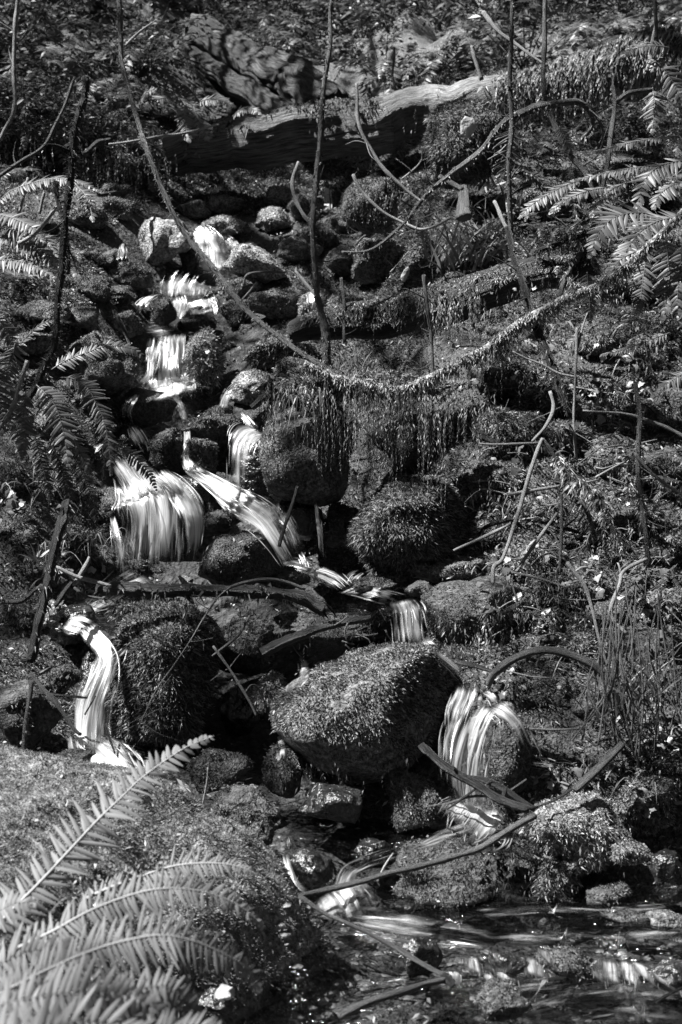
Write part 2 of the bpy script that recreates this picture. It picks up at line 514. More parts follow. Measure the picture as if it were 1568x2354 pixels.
MOSS_STYLE = {   # material, density, length, width, up, jitter
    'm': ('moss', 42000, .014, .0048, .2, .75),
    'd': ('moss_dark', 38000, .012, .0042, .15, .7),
    'p': ('moss_pale_lit', 40000, .014, .0050, .25, .75),  # mostly sunlit rocks, the light painted into the moss tone
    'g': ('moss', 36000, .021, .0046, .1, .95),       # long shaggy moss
    'h': ('moss_pale_lit', 30000, .023, .0050, .1, .95),  # pale shaggy moss
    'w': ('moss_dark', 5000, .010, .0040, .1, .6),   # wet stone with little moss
    'n': None,
}
ROCKS = []
SPEC = []
def outlined(pts, y, depth, seed, level=5, rough=.05, k=.75):
    """A boulder of real depth whose face follows an outline."""
    pts = np.asarray(pts, float)
    W = np.array([P(a, b, y) for a, b in pts]); c = W.mean(0)
    q = W - c
    th = np.arctan2(q[:, 2], q[:, 0]); o = np.argsort(th); th = th[o]; r = np.hypot(q[:, 0], q[:, 2])[o]
    D, F = ico(level)
    t = np.arctan2(D[:, 2], D[:, 0])
    R_ = np.interp(t, np.concatenate([th - 2 * math.pi, th, th + 2 * math.pi]), np.concatenate([r, r, r]))
    rho = np.hypot(D[:, 0], D[:, 2])
    s = rho ** k * R_ * (1 + rough * fbm(D * 2.3 + seed, 3))
    dy = np.sign(D[:, 1]) * np.abs(D[:, 1]) ** .9 * depth * (1 + rough * 2 * fbm(D * 1.7 + seed + 9, 3))
    p = np.stack([np.cos(t) * s, dy, np.sin(t) * s], -1)
    g = np.random.default_rng(seed + 5)
    e = np.array([r.mean(), depth, r.mean()])
    for n in ([-.30, -.34, .88], [.75, -.6, .1], *g.normal(size=(2, 3))):
        n = np.asarray(n) / np.linalg.norm(n)
        o = g.uniform(.66, .8)
        d = (p / e) @ n - o
        p = p - (np.where(d > 0, d, 0)[:, None] * n * .85) * e
    return p + c, F, c

def rock(u, v, w, h, style, label, dy=0.0, depth=1.0, box=2.5, cuts=9, level=None, turn=None, name='mossy_rock',
         group='moss covered rocks of the creek', mat=None, surf=True, rough=.11, cat='rock', dens=1.0, outline=None, thick=None):
    if dy >= 1:
        y = dy
        rx, rz = w / 2 * y / FPX, h / 2 * y / FPX
    else:
        y0 = ground_y(u, min(v + h * .38, 2350))
        rx, rz = w / 2 * y0 / FPX, h / 2 * y0 / FPX
        y = y0 + .08 * (rx + rz) / 2 + dy
        rx, rz = w / 2 * y / FPX, h / 2 * y / FPX
    ry = depth * (rx * .6 + rz * .4)
    c = P(u, v, y)
    SPEC.append((u, v, w, h))
    seed = int(u * 7 + v * 13) % 100003
    lv = level or (5 if w > 170 else 4 if w > 60 else 3)
    V, F = rock_shape(rx, ry, rz * 1.04, seed, lv, box, cuts, rough, turn)
    V = V + c
    if outline is not None:
        V, F, c = outlined(outline, y, thick or ry, seed % 97, rough=rough * .7)
        rz = c[2] - V[:, 2].min()
    st = MOSS_STYLE[style]
    m = M[mat] if mat else M['wet'] if style in 'wn' else M['cushion_' + style]
    o = put(name, V, F, m, origin=c - [0, 0, rz], smooth=True, label=label, cat=cat, group=group)
    if surf:
        surf_add(V, F)
    ROCKS.append((o, V, F))
    if st:
        g = np.random.default_rng(seed)
        f = g.uniform(.75, 1.35)
        shag = style in 'gh'
        fine = .68 if v < 1080 and not shag else .82
        mc = moss_cloud(V, F, st[1] * min(1, 4.8 / y) * dens * (1.9 if fine < .8 else 1.35) * g.uniform(.75, 1.2), st[2] * f, st[3] * (.6 + .4 * f), st[4], jitter=st[5], clump=.45, fine=fine,
                        minz=-.75 if shag else g.uniform(-.45, -.05), patch=None if shag else (g.uniform(5, 9), g.uniform(-.7, -.2)))
        if mc is not None:
            put('moss', mc[0], mc[1], M[st[0]], parent=o, kind='stuff')
    return o, V, F
LAND = [(340, 540, 'pale topped rock by the highest fall'), (590, 600, 'brightest mossy dome'), (367, 712, 'dark wet block'), (225, 820, 'fern crossed rock'), (472, 820, 'tall shaggy pale rock'), (390, 850, 'central fall'), (575, 895, 'bright faced rock'),
        (497, 985, 'smooth dark dome above the spout fall'), (345, 1180, 'broad left fall'), (555, 1060, 'spout fall'), (600, 1180, 'slanting stream'), (548, 1280, 'big dark angular rock'), (700, 1050, 'mossy cliff rock'), (850, 885, 'mossy ledge'), (935, 1200, 'big shaggy hummock'),
        (490, 1355, 'lower log'), (375, 1545, 'huge mossy block'), (215, 1620, 'lower left fall'), (838, 1615, 'great overhanging boulder'), (1085, 1420, 'flat topped boulder'), (1205, 1290, 'bright moss hummock'), (935, 1440, 'short fall'), (1262, 1540, 'arched branch'),
        (1090, 1720, 'lower right fall'), (1100, 1800, 'forked branch'), (1310, 1910, 'bright hummock by the pool'), (1034, 2000, 'flat ledge rock'), (715, 1992, 'round wet stone'), (965, 2200, 'wet pool boulder'), (1312, 2225, 'mossy pool boulder'), (1530, 2245, 'wet stone at the right edge'),
        (900, 2290, 'mottled front branch'), (518, 2285, 'white stone'), (430, 1900, 'sunny near mound'), (1440, 1580, 'stand of dry canes'), (1200, 1120, 'folded pale cane'), (1475, 1050, 'fuzzy upright cane'), (1326, 900, 'straight pale cane'), (1240, 750, 'dark leaning foot of the bristly stem'),
        (1440, 560, 'big pale fern'), (1020, 700, 'mossy log'), (1080, 600, 'sheaf of dead stalks'), (1065, 330, 'moss hump before the great log'), (640, 320, 'great log'), (1300, 190, 'far end of the great log'), (600, 150, 'slanting old trunk'), (160, 420, 'spiny dead snag'), (738, 300, 'tall straight stem'),
        (300, 200, 'arching stem'), (80, 480, 'sunlit fern of the left bank'), (120, 1000, 'drooping ferns of the left bank'), (110, 1330, 'dark leaning stake'), (60, 1650, 'pale mossy stake'), (30, 150, 'pale stem at the top left'), (1500, 170, 'fern in the top right corner'),
        (1176, 200, 'tall bristly stem'), (1430, 900, 'broad leaved plant'), (1480, 1380, 'leafy plant among canes'), (672, 60, 'blurred tree behind the log'), (1010, 80, 'thin blurred tree behind the log'), (1340, 60, 'blurred tree at the top right'), (720, 1430, 'bent bare stick'), (640, 805, 'shaggy rock above the bright faced rock')]
USED = set()
def unique(what, u, v):
    """Words that place a small thing by the nearest landmark of the picture."""
    near = sorted(LAND, key=lambda l: (l[0] - u) ** 2 + (l[1] - v) ** 2)
    for q, (a, b, nm) in enumerate(near[:7]):
        du, dv = u - a, v - b
        dist = math.hypot(du, dv)
        h, t = ('left' if du < 0 else 'right'), ('above' if dv < 0 else 'below')
        how = [h + ' of', t] if abs(du) > abs(dv) else [t, h + ' of']
        if min(abs(du), abs(dv)) > .4 * max(abs(du), abs(dv)):
            how = [t + ' and ' + h + ' of'] + how
        for w in (['just '] if dist < 90 else ['']):
            for x in how[:1] if q < 3 else how:
                s = what + ' ' + w + x + ' the ' + nm
                if s not in USED and len(s.split()) <= 16:
                    USED.add(s); return s
    for far in ('a little way', 'a hand farther', 'farthest'):
        for q, (a, b, nm) in enumerate(near[:4]):
            s = what + ' ' + far + ' ' + ('left' if u < a else 'right') + ' and ' + ('up' if v < b else 'down') + ' from the ' + nm
            if s not in USED and len(s.split()) <= 16:
                USED.add(s); return s
    return what + ' near the ' + near[0][2]

# upper creek, under the big log
rock(363, 562, 168, 128, 'p', 'pale topped mossy rock left of the highest little fall, drips down its left side')
rock(505, 520, 115, 52, 'p', 'low sunlit moss cushion rock just above the highest little fall')
rock(585, 610, 150, 88, 'p', 'brightest sunlit dome shaped mossy rock right of the highest little fall', dy=-.05)
rock(437, 482, 95, 44, 'm', 'small mossy rock behind the arching stem, above the pale topped rock')
rock(515, 475, 95, 50, 'm', 'rounded mossy rock in the shadow edge below the great log')
rock(632, 505, 104, 60, 'p', 'mossy rock with a sunny rim between the dome rock and the great log')
rock(650, 452, 80, 44, 'p', 'sunlit low rock under the log left of the short curved stem')
rock(700, 480, 90, 60, 'm', 'dark mossy rock under the log beside the tall straight stem')
rock(310, 405, 75, 60, 'd', 'angular dark rock in the hollow left of the great log')
rock(258, 440, 90, 50, 'd', 'dim mossy rock in the hollow above the left fern bank')
rock(365, 440, 80, 45, 'd', 'dim rounded rock beneath the drooping ferns of the log')
rock(275, 478, 90, 55, 'm', 'mossy rock above the pale topped rock, near the left fern bank')
rock(205, 500, 100, 60, 'm', 'mossy lump of rock on the edge of the left fern bank')
rock(437, 600, 50, 80, 'd', 'dark upright rock left beside the highest little fall')
rock(690, 575, 110, 60, 'm', 'mossy rock right behind the bright dome rock')
rock(740, 545, 100, 70, 'm', 'mossy rock crossed by the foot of the tall straight stem')
rock(795, 510, 90, 60, 'm', 'mossy rock under the leaning pale stem by the log')
rock(870, 600, 140, 120, 'm', 'broad mossy rock behind the upright pale leaf')
rock(795, 600, 100, 70, 'm', 'mossy rock left of the upright pale leaf')
# middle creek
rock(300, 635, 120, 62, 'm', 'mossy rock above the dark wet block, left of the second cascade')
rock(250, 600, 90, 60, 'd', 'dark mossy rock behind the spiny stem, below the fern bank')
rock(275, 682, 90, 50, 'd', 'dark flat rock left of the dark wet block')
rock(215, 665, 90, 60, 'd', 'dark rounded rock right of the spiny stem')
rock(367, 715, 90, 82, 'd', 'dark wet block of rock with the second cascade parting round it', dy=-.12)
rock(450, 738, 95, 66, 'd', 'round dark mossy rock directly right of the dark wet block', dy=-.1)
rock(640, 700, 140, 78, 'm', 'wide mossy rock in the middle, right of the arching stem')
rock(555, 660, 110, 60, 'm', 'mossy rock below the bright dome rock', dy=.0)
rock(545, 725, 80, 70, 'd', 'dark mossy rock crossed by the arching stem in midstream')
rock(715, 708, 75, 85, 'p', 'sunlit pale rock streaked with trickles left of the tall straight stem')
rock(795, 705, 85, 60, 'p', 'sunlit pale rock streaked with trickles right of the tall straight stem')
rock(225, 830, 195, 165, 'm', 'large mossy rock left of the central fall with a fern lying across it', dy=-.06)
rock(285, 745, 100, 62, 'm', 'mossy rock behind the large fern crossed rock')
rock(180, 735, 110, 60, 'm', 'mossy rock behind the spiny stem, above the large fern crossed rock')
rock(90, 715, 150, 60, 'm', 'mossy hump at the left bank above the hanging ferns')
rock(75, 790, 150, 75, 'm', 'lower mossy hump at the left bank, above the hanging ferns')
rock(472, 822, 80, 135, 'h', 'tall sunlit rock with shaggy pale moss right of the central fall', dy=-.12)
rock(575, 895, 105, 90, 'p', 'square mossy rock with a bright sunlit face above the broken stub')
rock(640, 805, 170, 90, 'g', 'shaggy mossy rock above the square bright faced rock')
rock(690, 875, 150, 105, 'm', 'mossy rock tucked under the left end of the ledge')
rock(608, 955, 65, 62, 'd', 'small round dark rock above the spout fall')
rock(342, 935, 135, 92, 'd', 'dark wet boulder directly below the central fall', dy=-.15)
rock(446, 912, 85, 66, 'd', 'dark mossy rock right of the boulder below the central fall', dy=-.1)
rock(497, 985, 175, 105, 'd', 'smooth dark mossy dome above and left of the spout fall', dy=-.12)
rock(388, 1030, 100, 110, 'd', 'dark mossy rock between the two parted streams', dy=-.08)
rock(462, 1060, 85, 100, 'm', 'grey mossy rock pointing down beside the right stream', dy=-.15)
rock(300, 1000, 60, 60, 'd', 'small dark rock at the head of the broad left fall')
rock(370, 1160, 230, 210, 'w', 'wet rock face behind the broad left fall', dy=.0, depth=.8, box=3.5)
rock(700, 1050, 215, 250, 'm', 'tall mossy cliff rock right of the spout fall below the ledge', dy=5.32, box=3.0, dens=.9, outline=[(590, 1090), (605, 1010), (640, 940), (700, 900), (760, 905), (800, 960), (800, 1060), (780, 1150), (700, 1165), (630, 1150)], thick=0.2)
rock(595, 1090, 130, 190, 'w', 'dark wet rock behind the spout fall', dy=5.55)
rock(510, 1200, 125, 62, 'd', 'small mossy cap rock between the left fall and the slanting stream', dy=5.12)
rock(548, 1280, 225, 118, 'd', 'big dark angular rock where the slanting stream ends', dy=5.02, box=3.2, cuts=9, outline=[(430, 1290), (470, 1255), (540, 1232), (600, 1228), (632, 1240), (650, 1290), (655, 1320), (600, 1335), (480, 1330), (435, 1310)], thick=0.17)
rock(690, 1190, 130, 110, 'w', 'dark wet rock under the mossy cliff rock, right of the slanting stream', dy=5.3)
rock(640, 1330, 150, 60, 'd', 'low dark rock under the slanting stream above the lower log', dy=5.05)
rock(790, 1210, 90, 110, 'd', 'shadowed rock between the cliff rock and the big mossy hummock', dy=5.25)
rock(935, 1200, 250, 215, 'g', 'big shaggy moss hummock under the overhanging ledge', dy=5.05, box=2.2, cuts=3, outline=[(805, 1240), (830, 1180), (880, 1130), (940, 1095), (1000, 1090), (1045, 1130), (1065, 1200), (1050, 1270), (960, 1300), (850, 1290)], thick=0.2)
rock(980, 1040, 330, 190, 'd', 'dark rock wall in the hollow under the ledge', dy=5.75, level=4)
rock(1030, 1310, 180, 72, 'm', 'low mossy rock on top of the flat topped boulder', dy=4.95)
rock(880, 1306, 85, 52, 'm', 'small mossy cushion rock right of the little white spill', dy=4.98)
rock(858, 1347, 105, 38, 'd', 'flat wet mossy stone in front of the little white spill', dy=4.85)
rock(966, 1357, 75, 42, 'd', 'small mossy stone left of the flat topped boulder', dy=4.8)
rock(1085, 1425, 240, 175, 'd', 'flat topped boulder right of the short fall, dark front', dy=4.75, box=4, cuts=4, outline=[(970, 1370), (1000, 1350), (1080, 1338), (1160, 1340), (1200, 1355), (1203, 1440), (1190, 1520), (1110, 1525), (1030, 1480), (985, 1430)], thick=0.2)
rock(1205, 1290, 190, 140, 'h', 'tall bright shaggy moss hummock right of the flat topped boulder', dy=5.0, box=2.2, cuts=3)
# lower creek
rock(120, 1412, 62, 62, 'p', 'small pale speckled rock beside the dark leaning stake', dy=4.75)
rock(165, 1440, 120, 100, 'w', 'dark wet rock at the head of the lower left fall', dy=4.85)
rock(345, 1410, 190, 90, 'g', 'mossy rock under the left end of the lower log', dy=4.75)
rock(375, 1545, 240, 310, 'g', 'huge mossy block right of the lower left fall', dy=4.6, box=3.2, cuts=5, outline=[(270, 1480), (280, 1420), (330, 1395), (400, 1390), (440, 1410), (480, 1440), (492, 1520), (490, 1620), (470, 1690), (400, 1705), (300, 1690), (262, 1640), (258, 1560)], thick=0.22)
rock(230, 1620, 120, 260, 'w', 'wet rock behind the lower left fall', dy=4.6)
rock(133, 1562, 118, 78, 'd', 'dark oval mossy rock left of the lower left fall', dy=4.35)
rock(55, 1650, 200, 170, 'd', 'large dim mossy rock at the left edge above the sunny mound', dy=4.3)
rock(175, 1752, 150, 70, 'd', 'dark rock at the foot of the lower left fall', dy=4.05)
rock(560, 1480, 200, 130, 'd', 'dark mossy rock in shadow below the lower log', dy=4.85)
rock(620, 1590, 80, 95, 'p', 'white speckled lichen rock left of the great overhanging boulder', dy=4.55)
rock(560, 1640, 120, 130, 'w', 'black wet rock in the hollow right of the huge mossy block', dy=4.65)
rock(838, 1615, 430, 250, 'm', 'great overhanging mossy boulder in the middle of the lower creek', dy=4.35, depth=.95, box=2.7, cuts=7, rough=.07, dens=1.15, outline=[(625, 1640), (640, 1600), (700, 1565), (770, 1530), (850, 1502), (930, 1488), (1000, 1498), (1040, 1530), (1047, 1580), (1035, 1640), (1000, 1690), (960, 1730), (900, 1775), (840, 1790), (770, 1770), (720, 1745), (670, 1710), (635, 1675)], thick=0.27)
rock(790, 1430, 330, 60, 'd', 'low dark rock behind the bent bare stick', dy=4.95)
rock(760, 1850, 165, 95, 'w', 'glittering wet black rock under the great overhanging boulder', dy=4.1)
rock(770, 1770, 150, 90, 'w', 'black rock deep in the hollow under the great overhanging boulder', dy=4.45)
rock(652, 1770, 125, 125, 'd', 'mossy rock propping the left side of the great overhanging boulder', dy=4.25)
rock(500, 1770, 165, 95, 'd', 'dark mossy rock behind the tip of the straight fern frond', dy=4.2)
rock(575, 1875, 190, 135, 'd', 'rounded dark mossy rock right of the sunny mound', dy=3.95)
rock(495, 1905, 85, 50, 'p', 'small pale mossy stone on the edge of the sunny mound', dy=3.8)
rock(945, 1845, 135, 165, 'd', 'dark upright mossy rock left of the lower right fall', dy=4.15)
rock(1090, 1790, 150, 200, 'w', 'wet black rock behind the lower right fall', dy=4.35)
rock(1160, 1730, 130, 190, 'd', 'dark rock that parts the lower right fall', dy=4.15)
rock(1262, 1610, 240, 165, 'd', 'dark mossy rock under the arched branch', dy=4.4, box=2.3)
rock(1262, 1472, 62, 36, 'd', 'small round stone above the arched branch', dy=4.55)
rock(1300, 1750, 180, 110, 'w', 'dark wet rock right of the lower right fall', dy=4.3)
rock(1034, 2005, 265, 140, 'd', 'flat topped mossy ledge rock at the back of the pool', dy=3.85, box=3.6, cuts=3)
rock(1310, 1910, 220, 165, 'h', 'bright shaggy moss hummock right of the forked branch', dy=3.95, box=2.2, cuts=3)
rock(1280, 2010, 130, 110, 'g', 'shaggy mossy foot rock under the bright hummock by the pool', dy=3.85)
rock(1448, 1958, 115, 46, 'm', 'small mossy slab over the dark hole by the pool', dy=3.85)
rock(1540, 2020, 95, 130, 'w', 'streaked wet rock at the right edge of the pool', dy=3.75)
rock(1400, 2060, 130, 50, 'd', 'low mossy stone at the water line below the dark hole', dy=3.82)
rock(1480, 1840, 160, 150, 'm', 'mossy hump on the right bank above the dark hole', dy=4.05)
rock(715, 1992, 105, 82, 'w', 'round wet stone in the white water left of the flat ledge rock', dy=3.72)
rock(860, 1960, 100, 60, 'w', 'low black stone in the rapids above the round wet stone', dy=3.95)
rock(1150, 1930, 90, 40, 'w', 'small black stone in the foam at the foot of the right fall', dy=3.95)
# pool
rock(965, 2200, 115, 105, 'w', 'wet boulder with a sunny patch standing in the pool', dy=3.42)
rock(1312, 2225, 160, 90, 'd', 'mossy boulder in the pool between two white riffles', dy=3.36)
rock(1165, 2215, 95, 62, 'w', 'small black boulder in the pool left of the mossy one', dy=3.36)
rock(1150, 2305, 150, 85, 'd', 'dark mossy boulder in the stream at the bottom', dy=3.15)
rock(1530, 2245, 120, 70, 'w', 'wet stone at the right edge of the pool in a riffle', dy=3.35)
rock(960, 2350, 260, 60, 'd', 'flat mossy stone at the very front of the stream', dy=2.95)
rock(1440, 2105, 130, 26, 'd', 'flat wet stone barely above the pool by the right bank', dy=3.68)
rock(1540, 2115, 110, 36, 'm', 'flat pale wet stone barely above the pool at the right edge', dy=3.62)
rock(500, 2300, 90, 60, 'w', 'dark wet stone beside the small white stone at the front', dy=3.05)
rock(518, 2280, 52, 36, 'n', 'small white stone in dark water by the near ferns', dy=3.0, mat='pale_stone', name='white_stone', group='stones of the pool')

# the ledge: a slab of rock and roots that sticks out over the hollow
rock(850, 885, 430, 62, 'g', 'long mossy ledge with hanging moss, sticking out over the hollow', dy=5.22, depth=.9, box=3.0, name='mossy_ledge', cat='ledge', group='ledges')

# hummocks of moss over hidden stones and roots on the right bank
g = np.random.default_rng(8)
for k, (u, v) in enumerate(((1380, 790), (1480, 820), (1150, 870), (1250, 930), (1360, 890), (1480, 960), (1540, 930), (1180, 1000), (1300, 1010), (1420, 1060), (1530, 1080), (1140, 1110), (1250, 1180), (1360, 1220),
                           (1450, 1210), (1540, 1260), (1320, 1370), (1400, 1420), (1500, 1500), (1450, 660), (1540, 600), (1240, 470), (1350, 430), (1460, 450), (1540, 1400), (1330, 1500), (1380, 1620), (1480, 1720), (1420, 1540))):
    w = g.uniform(110, 190)
    rock(u, v, w, w * g.uniform(.55, .85), 'gmdg'[k % 4], unique('moss hummock on the right bank', u, v), box=2.2, cuts=3, name='moss_hummock', cat='hummock', group='moss hummocks of the right bank', dy=.06)
for k, (u, v) in enumerate(((40, 980), (120, 1130), (190, 1160), (40, 1250), (150, 1250), (230, 1290), (60, 1420), (210, 1060), (60, 880), (170, 900), (120, 990), (90, 1330), (20, 1120), (240, 1180))):
    w = g.uniform(90, 150)
    rock(u, v, w, w * g.uniform(.6, .9), 'gdmd'[k % 4], unique('moss hummock on the left bank', u, v), box=2.2, cuts=3, name='moss_hummock', cat='hummock', group='moss hummocks of the left bank', dy=.08)

# small stones wedged among the rest
spots = []
g = np.random.default_rng(5)
for k in range(290):
    v = g.uniform(430, 1360)
    cxu = np.interp(v, [450, 700, 900, 1100, 1360], [520, 440, 440, 470, 560])
    u = cxu + g.normal() * 190
    if 0 < u < 1000:
        spots.append((u, v, g.uniform(28, 62)))
for k in range(40):
    spots.append((g.uniform(300, 1300), g.uniform(1380, 1900), g.uniform(26, 50)))
for (u, v, s) in spots:
    if any(((u - a) / (w * .62)) ** 2 + ((v - b) / (h * .62)) ** 2 < 1 for a, b, w, h in SPEC if w > 74): continue
    y = surf_y(u, v)
    rock(u, v, s, s * g.uniform(.6, .9), g.choice(['d', 'd', 'm', 'w']), unique('small mossy stone', u, v),
         dy=y + .02, level=3, surf=False, name='mossy_stone', group='small stones wedged in the creek')
# pebbles on the bed of the pool
for k in range(200):
    u, v = g.uniform(640, 1566), g.uniform(2080, 2350)
    y = ground_y(u, v)
    rock(u, v, g.uniform(22, 50), g.uniform(10, 20), 'n', unique('pebble in the pool', u, v), dy=y + .0, level=2, mat='pebble',
         surf=False, name='pebble', group='pebbles on the bed of the pool', cat='pebble')
# moss on the open ground
vis = in_view(GV, 40) & (GV[:, 1] < 9.2)
gf = GF[vis[GF].all(1)]
for nm, mt, dens, ln, wd, pat in (('ground_moss', 'moss', 9500, .022, .0056, (2.2, -.3)), ('ground_moss', 'moss_dark', 4500, .020, .005, (1.7, -.6))):
    cxf = np.interp(GV[gf][:, :, 1].mean(1), [3.6, 4.3, 4.9, 5.4, 6.0, 7.0, 8], [.3, -.1, -.35, -.55, -.65, -.75, -.6])
    sub = gf[(GV[gf][:, :, 1].mean(1) > 3.9) & ((np.abs(GV[gf][:, :, 0].mean(1) - cxf) > .42) | (GV[gf][:, :, 1].mean(1) > 8)) & ~((np.abs(GV[gf][:, :, 0].mean(1) - .3) < 1.2) & (GV[gf][:, :, 1].mean(1) < 3.9))]
    mc = moss_cloud(GV, sub, dens, ln, wd, patch=pat, clump=.4)
    put(nm, mc[0], mc[1], M[mt], kind='stuff', label='moss and low litter growing over the forest floor')
# the sunny mound on the near left
sub = gf[(GV[gf][:, :, 1].mean(1) <= 3.95) & (GV[gf][:, :, 0].mean(1) < .1) & (GV[gf][:, :, 2].mean(1) > -.01)]
far_m = GV[sub][:, :, 1].mean(1) + .12 * vnoise(GV[sub].mean(1) * 9) > 3.12
for part_, mt in ((sub[far_m], 'moss_mound'), (sub[~far_m], 'moss')):  # front moss darker, imitating shade beneath the fern fronds
    mc = moss_cloud(GV, part_, 130000, .012, .0042, clump=.8, jitter=.9, two=False)
    put('mound_moss', mc[0], mc[1], M[mt], kind='stuff', label='thick sunny moss covering the near mound, front painted darker for fern shade')
sub = gf[(GV[gf][:, :, 1].mean(1) <= 3.95) & (GV[gf][:, :, 0].mean(1) >= .1) & (GV[gf][:, :, 2].mean(1) > .0)]
if len(sub):
    mc = moss_cloud(GV, sub, 30000, .022, .006, clump=.4)
    if mc: put('bank_moss', mc[0], mc[1], M['moss'], kind='stuff', label='moss covering the pool bank under the canes')

# needles and scraps of dead leaf lying about
lp, ln_ = [], []
sub = GF[in_view(GV, 20)[GF].all(1) & (GV[GF][:, :, 1].mean(1) < 9)]
a, b = tri_sample(GV, sub, 9000); lp.append(a); ln_.append(b)
for (o, V, F) in ROCKS:
    if len(V) > 2000:
        a, b = tri_sample(V, F, 60); lp.append(a); ln_.append(b)
lp = np.concatenate(lp); ln_ = np.concatenate(ln_)
k = in_view(lp, 20) & (ln_[:, 2] > .1) & (lp[:, 2] > .01)
lp, ln_ = lp[k], ln_[k]
d = np.cross(ln_, rng.normal(size=lp.shape)) + .25 * rng.normal(size=lp.shape)
V, F = blades(lp + ln_ * .014, d, rng.uniform(.008, .03, len(lp)), rng.uniform(.0015, .010, len(lp)), .1, True, ln_)
put('leaf_litter', V, F, M['straw'], kind='stuff', label='needles and scraps of dead leaf lying on moss and stones')
# ------------------------------------------------------------------ standing and running water
def grid_faces(n, m):
    i = (np.arange(n - 1)[:, None] * m + np.arange(m - 1)[None]).ravel()
    return np.stack([i, i + 1, i + m + 1, i + m], -1)

def uv2(o, F, e):
    l = o.data.uv_layers.new(name='Edge')
    uv = np.stack([e, np.zeros_like(e)], -1)
    l.data.foreach_set('uv', np.ascontiguousarray(uv[F.ravel()], np.float32).ravel())

def pool(name, x0, x1, y0, y1, z, label, step=None, nx=110, ny=150, amp=.006):
    X, Y = np.meshgrid(np.linspace(x0, x1, nx), np.linspace(y0, y1, ny))
    Z = np.full_like(X, z)
    if step:
        Z = Z - step[0] * sstep(step[1] + .04, step[1] - .04, Y - .12 * np.sin(X * 3) - .04 * np.sin(X * 11))
    p = np.stack([X * 9, Y * 14, X * 0], -1).reshape(-1, 3)
    Z = Z + amp * fbm(p, 3).reshape(X.shape)
    V = np.stack([X, Y, Z], -1).reshape(-1, 3)
    return put(name, V, grid_faces(ny, nx), M['water'], smooth=True, kind='structure', label=label)

pool('creek_pool', -.62, 2.4, 1.2, 3.93, 0, 'clear shallow pool of the creek at the foot of the falls', step=(.05, 3.36), amp=.009, nx=150, ny=200)
pool('upper_pool', -.16, .55, 3.86, 4.3, .095, 'small pool at the foot of the lower right fall', nx=60, ny=50, amp=.008)
pool('ledge_pool', .02, .36, 4.68, 5.1, .625, 'thin pool feeding the short right fall', nx=30, ny=30, amp=.004)
pool('ledge_pool', -.96, -.74, 4.62, 4.95, .60, 'thin pool feeding the lower left fall', nx=30, ny=30, amp=.004)

